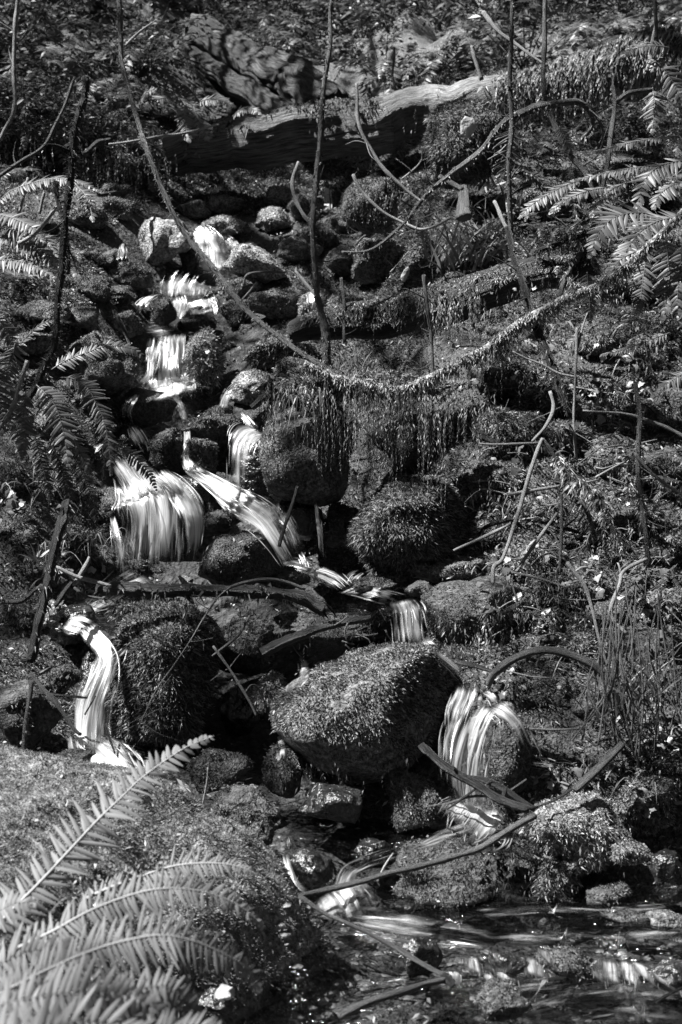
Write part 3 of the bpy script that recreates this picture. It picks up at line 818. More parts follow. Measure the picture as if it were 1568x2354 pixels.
def fall(path, label, mat='fall', y=None, off=.10, bulge=.13, n=70, m=26, name='waterfall', ragged=.18, fade=(.05, .10), threads=1.0):
    """A sheet of water along (u, v, width) points; y lists the world depth of the points."""
    path = np.asarray(path, float)
    if y is None:
        ys = np.array([surf_y(a, b) - off for a, b, _ in path])
        ys = np.minimum.accumulate(ys)
    else:
        ys = np.interp(np.arange(len(path)), np.linspace(0, len(path) - 1, len(y)), y)
    q = spline(np.column_stack([path, ys]), n)
    C = np.array([P(a, b, c) for a, b, _, c in q])
    wd = np.maximum(q[:, 2], 2) / 2 * q[:, 3] / FPX
    t = np.concatenate([[0], np.cumsum(np.linalg.norm(np.diff(C, axis=0), axis=1))])
    s = np.linspace(-1, 1, m)
    seed = path[0, 0] * .13
    T = np.repeat(t[:, None], m, 1); Sx = np.repeat(s[None], n, 0)
    edge = 1 + ragged * fbm(np.stack([T * 6 + seed, np.sign(Sx) * 3.3, T * 0], -1).reshape(-1, 3), 2).reshape(n, m)
    # across the sheet: mostly sideways; on slanting runs square to the flow
    tan = unit(np.gradient(C, axis=0))
    side = np.cross(tan, np.array([0, -1.0, .25])); side = unit(side)
    side[side[:, 0] < 0] *= -1
    flat = np.array([1.0, 0, 0]); k = np.clip(np.abs(tan[:, 2:3]) * 1.3, 0, 1)
    side = unit(side * .65 + flat * .35)
    V = C[:, None] + side[:, None] * (Sx * edge * wd[:, None])[..., None]
    bow = (1 - Sx ** 2) * bulge * wd[:, None]
    rid = fbm(np.stack([Sx * wd[:, None] * 55 + seed, T * 4, T * 0 + seed], -1).reshape(-1, 3), 3).reshape(n, m)
    V[..., 1] -= bow + .010 * rid
    V[..., 2] += .004 * rid
    e = sstep(1.05, .25, np.abs(Sx) + .25 * vnoise(np.stack([T * 9 + seed, Sx * 2, T * 0], -1).reshape(-1, 3)).reshape(n, m))
    f = sstep(0, fade[0], T) * sstep(t[-1], t[-1] - fade[1], T)
    uv = np.stack([Sx * wd[:, None] + seed, T], -1).reshape(-1, 2)
    F = grid_faces(n, m)
    VV, FF, UU, EE = [V.reshape(-1, 3)], [F], [uv], [(e * f).ravel()]
    k = n * m
    g = np.random.default_rng(int(seed * 50) % 9973)
    for j in range(int((5 + wd.max() * 55) * threads)):           # loose threads beside and before the sheet
        s0 = g.uniform(-1.12, 1.12); ds = g.normal() * .1
        a0 = g.uniform(0, .6); a1 = min(1.0, a0 + g.uniform(.25, .7))
        i0, i1 = int(a0 * (n - 1)), int(a1 * (n - 1)) + 1
        if i1 - i0 < 5: continue
        sl = slice(i0, i1); c = i1 - i0
        sc = s0 + ds * np.linspace(0, 1, c) + .05 * vnoise(np.stack([T[sl, 0] * 12 + j, np.zeros(c), np.zeros(c)], -1))
        ctr = C[sl] + side[sl] * (sc * wd[sl])[:, None]
        ctr[:, 1] -= np.clip(1 - sc ** 2, 0, 1) * bulge * wd[sl] + g.uniform(.004, .022)
        h = g.uniform(.9, 2.6) * q[sl, 3] / FPX
        R3 = np.stack([ctr - side[sl] * h[:, None], ctr + [0, -.004, 0], ctr + side[sl] * h[:, None]], 1)
        VV.append(R3.reshape(-1, 3)); FF.append(grid_faces(c, 3) + k); k += c * 3
        UU.append(np.stack([np.repeat((sc * wd[sl] + seed + j)[:, None], 3, 1) + np.array([-.003, 0, .003]), np.repeat(T[sl, :1], 3, 1)], -1).reshape(-1, 2))
        ef = sstep(0, .25, np.linspace(0, 1, c)) * sstep(1, .7, np.linspace(0, 1, c))
        EE.append((ef[:, None] * np.array([.35, .95, .35])).ravel())
    F = np.concatenate(FF)
    o = put(name, np.concatenate(VV), F, M[mat], uv=np.concatenate(UU), smooth=True, kind='structure', label=label)
    uv2(o, F, np.concatenate(EE))
    return o


fall([(455, 520, 26), (474, 545, 66), (487, 585, 78), (492, 628, 72)], 'highest little fall beside the brightest mossy dome', 'fall_thin', off=.17)
fall([(500, 543, 20), (530, 558, 26), (553, 580, 14)], 'thin spill over the top of the brightest mossy dome', off=.17)
fall([(445, 630, 80), (432, 650, 118), (426, 668, 128), (424, 684, 122)], 'wide white second cascade above the dark wet block', 'fall', off=.17)
fall([(360, 676, 24), (330, 695, 28), (316, 728, 22)], 'strand of water left of the dark wet block', 'fall', off=.17)
fall([(412, 678, 26), (417, 700, 22), (412, 730, 14)], 'strand of water between the dark wet block and the round rock', 'fall_full', off=.17)
fall([(455, 676, 70), (462, 700, 76), (470, 722, 60)], 'dark streaky film of water under the second cascade', 'fall_thin', off=.17)
fall([(484, 684, 20), (494, 702, 18), (497, 725, 14)], 'last strand at the right end of the second cascade', 'fall', off=.17)
fall([(400, 756, 80), (372, 762, 90), (335, 765, 50)], 'thin run of water below the dark wet block', 'fall_thin', off=.17)
fall([(396, 768, 62), (392, 800, 74), (386, 845, 78), (386, 882, 104), (396, 912, 92)], 'central bright fall beside the tall shaggy pale rock', 'fall_full', off=.2)
fall([(352, 775, 22), (346, 810, 22), (342, 860, 20), (322, 890, 36)], 'thin veil of water left of the central fall', 'fall', off=.17)
fall([(420, 840, 26), (432, 870, 34), (440, 900, 28)], 'small splash against the tall shaggy pale rock', 'fall', off=.17)
fall([(545, 878, 10), (522, 905, 26), (512, 940, 26)], 'thin fall in the shadow left of the square bright faced rock', 'fall')
fall([(303, 975, 22), (318, 1000, 40), (330, 1022, 40), (338, 1045, 24)], 'small white spill at the head of the broad left fall', 'fall_full')
fall([(275, 1042, 40), (298, 1072, 80), (325, 1110, 120), (345, 1150, 170), (350, 1220, 172), (346, 1318, 150)], 'broad left fall, a wide veil of white strands', 'fall_full', y=[5.22, 5.2, 5.16, 5.06, 5.02, 4.98], n=100, m=44)
fall([(365, 1085, 36), (405, 1122, 56), (440, 1175, 62), (446, 1235, 50), (440, 1290, 40)], 'right arm of the broad left fall', 'fall_full', y=[5.18, 5.1, 5.0, 4.97, 4.95])
fall([(258, 1185, 12), (268, 1240, 24), (275, 1295, 26), (278, 1338, 26)], 'narrow strand at the left side of the broad left fall', 'fall', y=[5.05, 4.95, 4.92, 4.9])
fall([(553, 945, 12), (568, 965, 18), (584, 988, 30)], 'trickle feeding the spout fall', 'fall_full')
fall([(598, 988, 60), (570, 998, 84), (554, 1030, 66), (551, 1085, 64), (552, 1148, 62)], 'spout fall under the mossy cliff rock', 'fall', y=[5.42, 5.33, 5.27, 5.22, 5.18])
fall([(425, 1042, 14), (438, 1072, 32), (480, 1102, 46), (530, 1138, 70), (575, 1166, 92), (612, 1198, 88), (640, 1242, 62), (660, 1278, 50), (674, 1305, 40)],
     'slanting stream that slides down to the big dark angular rock', 'fall_full', y=[5.4, 5.35, 5.22, 5.1, 5.02, 4.97, 4.93, 4.92, 4.9], n=100, bulge=.15)
fall([(640, 1178, 40), (668, 1225, 56), (688, 1280, 50)], 'thin fan of water right of the slanting stream', 'fall_thin', y=[5.05, 4.98, 4.92])
fall([(727, 1150, 9), (733, 1210, 14), (739, 1280, 12)], 'single thin strand in the shadow below the cliff rock', 'fall', y=[5.1, 5.06, 5.04])
fall([(708, 1308, 34), (745, 1316, 46), (775, 1330, 52), (800, 1350, 46)], 'little white spill behind the lower log', 'fall_full', y=[4.95, 4.92, 4.9, 4.86], bulge=.1)
fall([(832, 1312, 20), (812, 1325, 30), (800, 1348, 34)], 'right half of the little white spill behind the lower log', 'fall_full', y=[4.95, 4.92, 4.86], bulge=.1)
fall([(922, 1378, 66), (932, 1402, 80), (938, 1450, 78), (945, 1500, 92)], 'short fall left of the flat topped boulder', 'fall', y=[4.72, 4.62, 4.56, 4.5])
fall([(965, 1470, 40), (985, 1480, 30), (1005, 1492, 18)], 'film of spray on top of the great overhanging boulder', 'fall_thin', y=[4.45, 4.4, 4.38])
fall([(196, 1440, 44), (218, 1464, 60), (240, 1490, 52), (248, 1515, 60), (238, 1552, 82), (218, 1612, 100), (210, 1680, 98), (212, 1750, 116)], 'lower left fall, a tall white veil beside the huge mossy block', 'fall_full',
     y=[4.50, 4.44, 4.38, 4.34, 4.29, 4.23, 4.17, 4.08], n=120, m=36)
fall([(150, 1428, 40), (175, 1436, 60), (205, 1448, 50)], 'shallow lip of water above the lower left fall', 'fall', y=[4.68, 4.62, 4.58])
fall([(292, 1484, 14), (275, 1505, 36), (256, 1530, 40)], 'small side spout joining the lower left fall', 'fall', y=[4.42, 4.38, 4.34])
fall([(205, 1722, 110), (240, 1752, 130), (275, 1782, 120), (300, 1805, 90)], 'white foam at the foot of the lower left fall', 'fall_full', y=[4.06, 4.0, 3.93, 3.88], bulge=.1)
fall([(405, 1800, 40), (418, 1815, 44), (432, 1830, 36)], 'small spill behind the straight fern frond', 'fall', y=[4.0, 3.96, 3.92])
fall([(1080, 1572, 56), (1070, 1605, 72), (1055, 1645, 66), (1046, 1700, 44)], 'first fan of the lower right fall beside the great boulder', 'fall', y=[4.25, 4.2, 4.14, 4.1])
fall([(1128, 1622, 44), (1114, 1642, 66), (1096, 1680, 92), (1080, 1730, 104), (1072, 1785, 110), (1080, 1845, 120), (1092, 1895, 140)], 'lower right fall that spills off the left of the parting rock', 'fall_full',
     y=[4.02, 3.97, 3.95, 3.94, 3.94, 3.94, 3.93], n=110, m=36)
fall([(1135, 1620, 40), (1160, 1636, 56), (1186, 1664, 46), (1206, 1704, 40), (1224, 1745, 44)], 'right arm of the lower right fall', 'fall', y=[4.0, 3.96, 3.95, 3.95, 3.95])
fall([(1140, 1640, 60), (1142, 1670, 50), (1136, 1720, 30)], 'thin film over the face of the parting rock', 'fall_thin', y=[3.98, 3.95, 3.94])
fall([(1060, 1640, 60), (1040, 1690, 56), (1032, 1750, 44), (1030, 1800, 30)], 'thin veil left of the lower right fall', 'fall_thin', y=[4.1, 4.05, 4.0, 3.98])
fall([(1112, 1588, 26), (1130, 1600, 28), (1142, 1622, 26)], 'head of water feeding the arc of the lower right fall', 'fall', y=[4.22, 4.18, 4.1])
fall([(1215, 1752, 30), (1245, 1756, 34), (1275, 1758, 20)], 'splash at the foot of the right arm of the fall', 'fall_full', y=[3.98, 3.98, 3.98])
fall([(1105, 1845, 120), (1095, 1872, 180), (1078, 1898, 190), (1055, 1922, 130)], 'white foam patch at the foot of the lower right fall', 'fall_full', y=[3.93, 3.88, 3.84, 3.81], bulge=.05)
fall([(1110, 1890, 60), (1070, 1905, 60), (1020, 1922, 46), (975, 1940, 30), (935, 1958, 20)], 'thin foam running off from the foot of the right fall', 'fall_thin', y=[3.96, 3.93, 3.88, 3.82, 3.76], bulge=.05, threads=.2)
fall([(930, 1952, 40), (880, 1968, 46), (835, 1985, 40), (802, 2004, 44), (788, 2035, 46), (786, 2062, 70), (780, 2095, 110)], 'rapids that bend round the flat ledge rock', 'film', y=[3.76, 3.72, 3.68, 3.64, 3.58, 3.52, 3.47], bulge=.06, threads=.2)
fall([(652, 1962, 24), (660, 1998, 26), (676, 2035, 30), (700, 2060, 40)], 'narrow rapid left of the round wet stone', 'film', y=[3.72, 3.66, 3.6, 3.55], threads=.2)
fall([(760, 2045, 130), (785, 2075, 170), (800, 2115, 150)], 'broken white water where the rapids enter the pool', 'fall_thin', y=[3.52, 3.46, 3.40], bulge=.05, threads=.3)
for pts, lab in (([(330, 888, 30), (305, 918, 26), (290, 948, 30), (300, 985, 30)], 'film of water round the left of the dark wet boulder'),
                 ([(425, 684, 90), (412, 715, 60), (400, 758, 60)], 'thin veil between the second cascade and the central fall'),
                 ([(400, 905, 40), (420, 945, 20), (430, 1000, 16), (428, 1040, 18)], 'trickle in the gap between the dark boulders'),
                 ([(655, 1298, 60), (690, 1306, 44), (715, 1312, 40)], 'white wash joining the slanting stream and the little spill'),
                 ([(795, 1348, 60), (850, 1362, 46), (900, 1374, 50), (928, 1384, 60)], 'shallow run of water above the short fall'),
                 ([(330, 1318, 110), (268, 1352, 70), (215, 1392, 80), (165, 1428, 50)], 'shallow run behind the end of the lower log'),
                 ([(985, 1490, 30), (1030, 1525, 34), (1062, 1555, 46), (1078, 1580, 56)], 'run of water round the right of the great boulder'),
                 ([(690, 720, 20), (680, 750, 16), (660, 790, 14)], 'trickle below the sunlit pale rocks'),
                 ([(690, 1500, 20), (700, 1535, 26), (690, 1590, 18)], 'dark dribble in the hollow left of the great boulder'),
                 ([(640, 1690, 14), (650, 1730, 22), (640, 1770, 14)], 'dribble under the left end of the great boulder'),
                 ([(690, 1270, 14), (700, 1290, 18), (706, 1306, 18)], 'thin wash at the foot of the fan')):
    fall(pts, lab, 'fall_thin', name='trickle', off=.05, n=50)
fall([(1100, 1895, 120), (1090, 1925, 110), (1085, 1945, 70)], 'bubbles below the foam patch of the right fall', 'fall_thin', y=[3.9, 3.86, 3.84], bulge=.03)
for (u, v, w, hgt) in ((1250, 2180, 40, 30), (1040, 2230, 40, 26), (1370, 2215, 40, 40), (1480, 2215, 60, 40), (1120, 2235, 40, 30), (1240, 2250, 60, 20), (1085, 2196, 44, 40), (1155, 2212, 60, 46), (1225, 2196, 44, 52), (1398, 2200, 62, 62), (1440, 2205, 40, 56), (1530, 2222, 90, 50)):
    fall([(u, v, w), (u + 4, v + hgt * .5, w * 1.1), (u + 6, v + hgt, w * 1.2)], 'little riffle between the stones of the pool', 'fall_thin' if u % 4 else 'fall', y=[3.40, 3.34, 3.27], n=30, ragged=.5, threads=1.6, name='riffle', fade=(.03, .04), bulge=.1)
for (u, v) in ((715, 670), (700, 715), (790, 690), (806, 715)):
    fall([(u, v, 16), (u + 3, v + 25, 30), (u + 2, v + 55, 22)], 'trickle over the sunlit pale rocks by the tall straight stem', 'fall', n=30, name='trickle')
fall([(283, 560, 10), (280, 585, 22), (277, 612, 18)], 'thin drip left of the pale topped mossy rock', 'fall', n=40, name='trickle')
fall([(752, 430, 14), (750, 460, 24), (752, 490, 20)], 'pale wet streak under the great log', 'fall', n=40, name='trickle')

def on_level(u, v, z):
    return float((z - CAM_Z) / rays(u, v)[1])
for pts, z, lab in (([(1590, 2150, 60), (1440, 2160, 70), (1290, 2155, 60), (1120, 2160, 50)], .014, 'painted ripple light on the pool along the right bank'),
                    ([(1590, 2290, 70), (1450, 2280, 80), (1320, 2290, 80), (1200, 2320, 70), (1080, 2345, 60)], -.036, 'painted light streaks on the current below the riffles'),
                    ([(1480, 2260, 50), (1350, 2262, 50), (1220, 2268, 50), (1110, 2290, 40)], -.034, 'painted light streaks leading away from the riffles'),
                    ([(800, 2120, 90), (900, 2135, 90), (1020, 2150, 70), (1140, 2170, 50)], .014, 'painted light streaks over the pool from the rapids'),
                    ([(1560, 2085, 40), (1420, 2095, 40), (1260, 2090, 40), (1050, 2100, 40)], .014, 'faint painted light streaks at the back of the pool'),
                    ([(1590, 2335, 60), (1450, 2330, 60), (1330, 2345, 50)], -.036, 'painted light on the current at the lower right corner of the stream')):
    fall(pts, lab, 'film', y=[on_level(a, b, z) for a, b, _ in pts], bulge=0, threads=.4, name='current', ragged=.4, n=90)  # pale sheets stand in for light streaking the rippled surface
# ------------------------------------------------------------------ logs, stems, sticks
def tube(C, r, sides=8, groove=0.0,  rough=.06, seed=0.0, cap=True):
    n = len(C)
    tan = unit(np.gradient(C, axis=0))
    ref = np.array([0, -1.0, .13]) if abs(tan[:, 1]).mean() < .8 else np.array([0, 0, 1.0])
    s = unit(np.cross(tan, ref)); t = np.cross(s, tan)
    a = np.linspace(0, 2 * math.pi, sides, endpoint=False)
    ln = np.concatenate([[0], np.cumsum(np.linalg.norm(np.diff(C, axis=0), axis=1))])
    A = np.repeat(a[None], n, 0); Ln = np.repeat(ln[:, None], sides, 1)
    q = np.stack([np.cos(A) * 1.2 + seed, np.sin(A) * 1.2, Ln * 3], -1).reshape(-1, 3)
    k = 1 + rough * fbm(q * 1.5, 2).reshape(n, sides)
    if groove:
        g = fbm(np.stack([np.cos(A) * (2.6 if groove > .5 else 5) + seed, np.sin(A) * (2.6 if groove > .5 else 5), Ln * (.5 if groove > .2 else 1.2)], -1).reshape(-1, 3), 3).reshape(n, sides)
        k = k + (groove if groove < .5 else .3) * (np.abs(g) * 1.6 - .5)
    V = C[:, None] + (np.cos(A) * k * r[:, None])[..., None] * s[:, None] + (np.sin(A) * k * r[:, None])[..., None] * t[:, None]
    V = V.reshape(-1, 3)
    i = (np.arange(n - 1)[:, None] * sides + np.arange(sides)[None])
    j = (np.arange(n - 1)[:, None] * sides + (np.arange(sides)[None] + 1) % sides)
    F = np.stack([i, j, j + sides, i + sides], -1).reshape(-1, 4)
    F = np.concatenate([F[:, [0, 2, 1]], F[:, [0, 3, 2]]])
    uv = np.stack([A / (2 * math.pi), Ln], -1).reshape(-1, 2)
    if cap:
        c0, c1 = len(V), len(V) + 1
        V = np.vstack([V, C[0], C[-1]]); uv = np.vstack([uv, [0, 0], [0, ln[-1]]])
        b = np.arange(sides); b2 = (b + 1) % sides; e = (n - 1) * sides
        F = np.concatenate([F, np.stack([b, b2, b * 0 + c0], -1), np.stack([e + b2, e + b, b * 0 + c1], -1)])
    return V, F, uv

def stick(pts, r, mat, label, y=None, kink=1.0, name='fallen_branch', cat='branch', group='fallen branches and sticks', sides=7, wob=.75, moss=None,
          groove=0.0, n=None, rough=.1, surf=False, fuzz=1.0, twigs=0, stubs=0):
    """A stem through photograph points (u, v) at world depths y; radii r in photograph pixels."""
    pts = np.asarray(pts, float)
    if y is None:
        ys = np.array([surf_y(a, b) - .05 for a, b in pts])
        ys = np.interp(np.arange(len(pts)), [0, len(pts) - 1], [ys[0], ys[-1]]) if len(pts) < 3 else np.minimum(ys, np.interp(np.arange(len(pts)), [0, len(pts) - 1], [ys[0], ys[-1]]))
    else:
        y = [y] if np.isscalar(y) else y
        ys = np.interp(np.linspace(0, 1, len(pts)), np.linspace(0, 1, len(y)), y)
    r = [r] if np.isscalar(r) else r
    W = np.array([P(a, b, c) for (a, b), c in zip(pts, ys)])
    L = np.linalg.norm(np.diff(W, axis=0), axis=1).sum()
    n = n or int(np.clip(L / .012, 12, 130))
    C = spline(W, n)
    lowf = np.stack([vnoise(np.stack([np.linspace(0, L * 3.2, n) + pts[0, 0] + 31 * k, np.full(n, pts[0, 1]), np.zeros(n)], -1)) for k in range(3)], -1)
    C = C + kink * min(.012, L * .02) * lowf * np.sin(np.linspace(0, math.pi, n))[:, None] ** .5
    rr = np.interp(np.linspace(0, 1, n), np.linspace(0, 1, len(r)), r) * ys.mean() / FPX
    sd = pts[0, 0] * .37 + pts[0, 1] * .11
    C = C + (wob * rr.mean()) * np.stack([vnoise(np.stack([np.linspace(0, L * 7, n) + sd + 50 * k, np.zeros(n), np.zeros(n)], -1)) for k in range(3)], -1)
    lump = .15 if max(r) > 20 else 1.0
    rr = rr * (1 + .14 * lump * vnoise(np.stack([np.linspace(0, L * 16, n) + sd, np.ones(n), np.zeros(n)], -1)))
    rr = rr * (1 + .16 * lump * vnoise(np.stack([np.linspace(0, L * 45, n) + sd, np.full(n, 7.7), np.zeros(n)], -1)))
    V, F, uv = tube(C, rr, sides, groove, rough, sd)
    o = put(name, V, F, M[mat], uv=uv, origin=C[-1], smooth=True, label=label, cat=cat, group=group)
    if surf:
        surf_add(V, F)
    g = np.random.default_rng(int(abs(sd) * 100) % 99991)
    for k in range(twigs):
        i = g.integers(n // 6, n - 2)
        d = unit(np.array([g.normal(), g.normal() * .4, g.normal() * .8 + .2]))
        ll = g.uniform(.05, .16)
        T = spline(np.array([C[i], C[i] + d * ll * .5 + g.normal(size=3) * .008, C[i] + d * ll + g.normal(size=3) * .02]), 8)
        tv, tf, tuv = tube(T, np.linspace(rr[i] * .4, .0008, 8), 4)
        put('twig', tv, tf, M[mat], uv=tuv, parent=o, smooth=True)
    for k in range(stubs):
        i = g.integers(2, n - 2)
        d = unit(np.array([g.normal(), g.normal() * .5, g.normal()]))
        T = np.array([C[i], C[i] + d * rr[i] * 1.8, C[i] + d * rr[i] * 2.6])
        tv, tf, tuv = tube(T, np.array([rr[i] * .5, rr[i] * .38, rr[i] * .2]), 5)
        put('stub', tv, tf, M[mat], uv=tuv, parent=o, smooth=True)
    if moss == 'bristle':
        mc = moss_cloud(V, F, 9000, .022 * fuzz, .0030, 0, minz=-2, jitter=.45, back=-1)
        put('bristle', mc[0], mc[1], M['moss'], parent=o, kind='stuff')
    elif moss:
        st, dens = moss
        mc = moss_cloud(V, F, dens, .022 * fuzz, .0048, .1, minz=-1.4, jitter=.8, back=-.6, droop=.7, clump=.8, patch=(9, -.55))
        put('moss', mc[0], mc[1], M[st], parent=o, kind='stuff')
    return o, C, rr

# the great log under the ferns
lg = stick([(400, 362), (470, 338), (560, 325), (680, 310), (800, 298), (905, 282)], [50, 58, 60, 62, 62, 62], 'bark_log', 'great dark rotting log lying across the top of the creek, grooved bark',
           y=[8.15, 8.05, 7.95, 7.85], name='fallen_log', cat='log', group='fallen logs', sides=40, groove=.10, n=130, wob=.1, rough=.05, surf=True)
lg2 = stick([(880, 284), (960, 258), (1050, 236), (1140, 222), (1230, 196), (1330, 168), (1450, 138), (1600, 102)], [58, 54, 44, 40, 42, 46, 50, 52], 'bark_pale', 'paler bare upper length of the great log, mossy towards its far end',
            y=[7.84, 7.7, 7.5, 7.2], name='fallen_log', cat='log', group='fallen logs', sides=36, groove=.08, n=110, wob=.15, rough=.05, surf=True)
Vl = np.array([v.co[:] for v in lg[0].data.vertices]) + np.array(lg[0].location)
pl = np.array([p.vertices[:] for p in lg[0].data.polygons])
mc = moss_cloud(Vl, pl, 16000, .02, .006, .1, minz=.35, jitter=.9, droop=.8, clump=.5, patch=(4, -.1))
put('moss', mc[0], mc[1], M['moss'], parent=lg[0], kind='stuff')
far = lg2[1][:, 0] > P(1165, 200, 7.5)[0]
Vl = np.array([v.co[:] for v in lg2[0].data.vertices]) + np.array(lg2[0].location)
pl = np.array([p.vertices[:] for p in lg2[0].data.polygons])
sel = pl[(Vl[pl].mean(1)[:, 0] > P(1165, 200, 7.5)[0] + .05 * rng.normal(size=len(pl)))]
mc = moss_cloud(Vl, sel, 26000, .028, .0075, .1, minz=-.9, jitter=.9, droop=.9, clump=.6)
put('moss', mc[0], mc[1], M['moss_pale_lit'], parent=lg2[0], kind='stuff')
# slanting slab of old trunk behind it
for (a, b, r, lab) in (((455, 70), (770, 258), 46, 'slanting old trunk leaning down to the great log, deeply fluted'),
                       ((430, 120), (690, 290), 24, 'dark lower trunk under the slanting fluted trunk'),
                       ):
    stick([a, ((a[0] + b[0]) / 2, (a[1] + b[1]) / 2 - 6), b], [r * .8, r, r], 'bark_old', lab, y=[10.2, 9.2, 8.4], name='leaning_trunk', cat='trunk', group='old leaning trunks', sides=44, groove=.51, n=70, wob=.1, rough=.03)
# the mossy log in the middle
ml = stick([(672, 770), (760, 748), (860, 728), (960, 706), (1060, 680), (1170, 655), (1280, 632), (1370, 600)], [26, 36, 42, 44, 42, 38, 34, 28], 'bark', 'long moss covered log above the ledge, running up to the right',
           y=[5.62, 5.55, 5.5, 5.4], name='mossy_log', cat='log', group='fallen logs', sides=28, groove=.14, n=100, wob=.3, surf=True)
Vl = np.array([v.co[:] for v in ml[0].data.vertices]) + np.array(ml[0].location)
pl = np.array([p.vertices[:] for p in ml[0].data.polygons])
mc = moss_cloud(Vl, pl, 60000, .014, .0042, .2, minz=.25, jitter=.9, droop=.7, clump=.6, patch=(6, -.5))
put('moss', mc[0], mc[1], M['moss_pale_lit'], parent=ml[0], kind='stuff')
# lower log
stick([(226, 1354), (300, 1352), (380, 1346), (440, 1346), (520, 1354), (600, 1366), (680, 1382), (752, 1398)], [15, 18, 17, 16, 15, 14, 15, 14], 'bark_wet', 'lower log lying across the creek, dark wet end at the left, bare to the right',
      y=[4.55, 4.5, 4.5, 4.55], name='fallen_log', cat='log', group='fallen logs', sides=18, groove=.18, n=90, moss=('moss', 2500), stubs=4, surf=True)
# arching stem and the mossy branch that runs on from it
stick([(268, -15), (274, 60), (284, 120), (300, 195), (322, 282), (346, 352), (388, 462), (442, 556), (502, 640), (572, 724), (650, 784), (720, 830), (775, 862), (840, 884)], [7, 6, 6, 6.5, 7], 'bark_mid',
      'long thin stem that arches down from the top left across the falls to the ledge', y=[5.7, 5.65, 5.5, 5.35, 5.1, 4.98], name='arching_stem', cat='stem', group='leaning stems over the creek', moss='bristle', sides=8, fuzz=.6)
stick([(700, 838), (775, 866), (840, 890), (900, 900), (960, 892), (1030, 862), (1100, 822), (1160, 780), (1230, 734), (1300, 690), (1400, 634), (1500, 560), (1590, 480)], [8, 10, 11, 11, 11, 10, 9, 8], 'cushion_p',
      'thickly moss grown branch that sags across the ledge and climbs to the right', y=[5.0, 4.95, 4.93, 4.88, 4.66], name='mossy_branch', moss=('moss_pale_lit', 60000), sides=9, fuzz=.6)
# tall stems
ST = dict(twigs=3, name='upright_stem', cat='stem', group='upright stems in the creek')
stick([(768, -15), (762, 80), (748, 180), (738, 300), (728, 420), (724, 520), (728, 620), (738, 700), (752, 780), (758, 850)], [4.5, 5.5, 6.5, 7, 8.5, 11], 'bark_mid', 'tall straight stem rising from the left end of the ledge', y=[5.5, 5.4], moss='bristle', fuzz=.5, stubs=5, **ST)
stick([(1178, -15), (1177, 150), (1178, 300), (1175, 420), (1172, 530)], [4.5, 5.5, 6, 6.5], 'bark_mid', 'tall bristly stem right of centre, its lower end dark', y=[5.22, 5.2], moss='bristle', fuzz=.5, stubs=4, **ST)
stick([(1172, 525), (1185, 610), (1210, 680), (1240, 760), (1275, 850), (1312, 958)], [8, 9, 10, 11], 'bark', 'dark leaning foot below the tall bristly stem, crossing the mossy branch', y=[5.2, 5.05, 4.9, 4.85], moss='bristle', fuzz=.5, **ST)
stick([(1258, -15), (1256, 100), (1252, 190), (1262, 260), (1290, 330), (1330, 390), (1365, 440), (1388, 478)], [5, 6, 6, 5], 'bark_mid', 'stem that bends to the right below the bow shaped branch', y=[5.9, 5.7], **ST)
stick([(1406, 195), (1408, 250), (1400, 330), (1390, 420), (1380, 490), (1350, 560), (1310, 620), (1285, 690)], [5, 6, 6, 7], 'bark_mid', 'knotty stem on the right standing among pale ferns', y=[5.6, 5.3], stubs=4, **ST)
stick([(42, -15), (36, 60), (32, 140), (32, 220), (24, 280), (4, 325)], [5, 5, 4], 'twig_pale', 'pale stem at the far top left', y=[6.3, 6.2], **ST)
stick([(172, 176), (150, 235), (120, 285), (90, 335), (40, 375), (-10, 415)], [3, 4, 5], 'bark_mid', 'thin stem leaning from the left edge behind the spiny snag', y=[6.1, 6.0], **ST)
stick([(192, 178), (190, 230), (183, 290), (172, 370), (162, 450), (154, 530), (147, 600), (142, 665), (137, 740), (120, 805), (95, 845), (70, 895), (35, 950), (-8, 1000)], [9, 9, 9, 8, 9, 9, 7], 'bark', 'spiny dead snag at the left, its broken top pale',
      y=[4.95, 4.9, 4.8], moss='bristle', fuzz=1.0, **ST)
stick([(134, 418), (136, 450), (142, 500), (150, 575), (152, 620)], [5, 6, 6], 'bark', 'short second prong against the spiny snag', y=[4.98, 4.93], moss='bristle', fuzz=.9, **ST)
stick([(170, 220), (173, 248), (180, 274)], [1.5, 3], 'bark', 'small thorn like prong near the top of the spiny snag', y=[4.97, 4.95], **ST)
stick([(60, 826), (42, 890), (30, 940), (-5, 1000)], [5, 5, 6], 'twig_pale', 'pale broken stem in front of the left ferns', y=[4.7, 4.65], **ST)
stick([(156, 444), (120, 481), (82, 525), (42, 558)], [3, 5, 5], 'twig_pale', 'bright white stick leaning against the spiny snag', y=[5.0, 5.3])
stick([(103, 444), (97, 465), (92, 492)], [3, 4], 'twig_pale', 'short bright stick on the left fern bank beside the white stick', y=5.6)
stick([(66, 408), (57, 450), (44, 492)], [3, 4], 'twig_pale', 'short pale stick standing on the left fern bank', y=5.7)
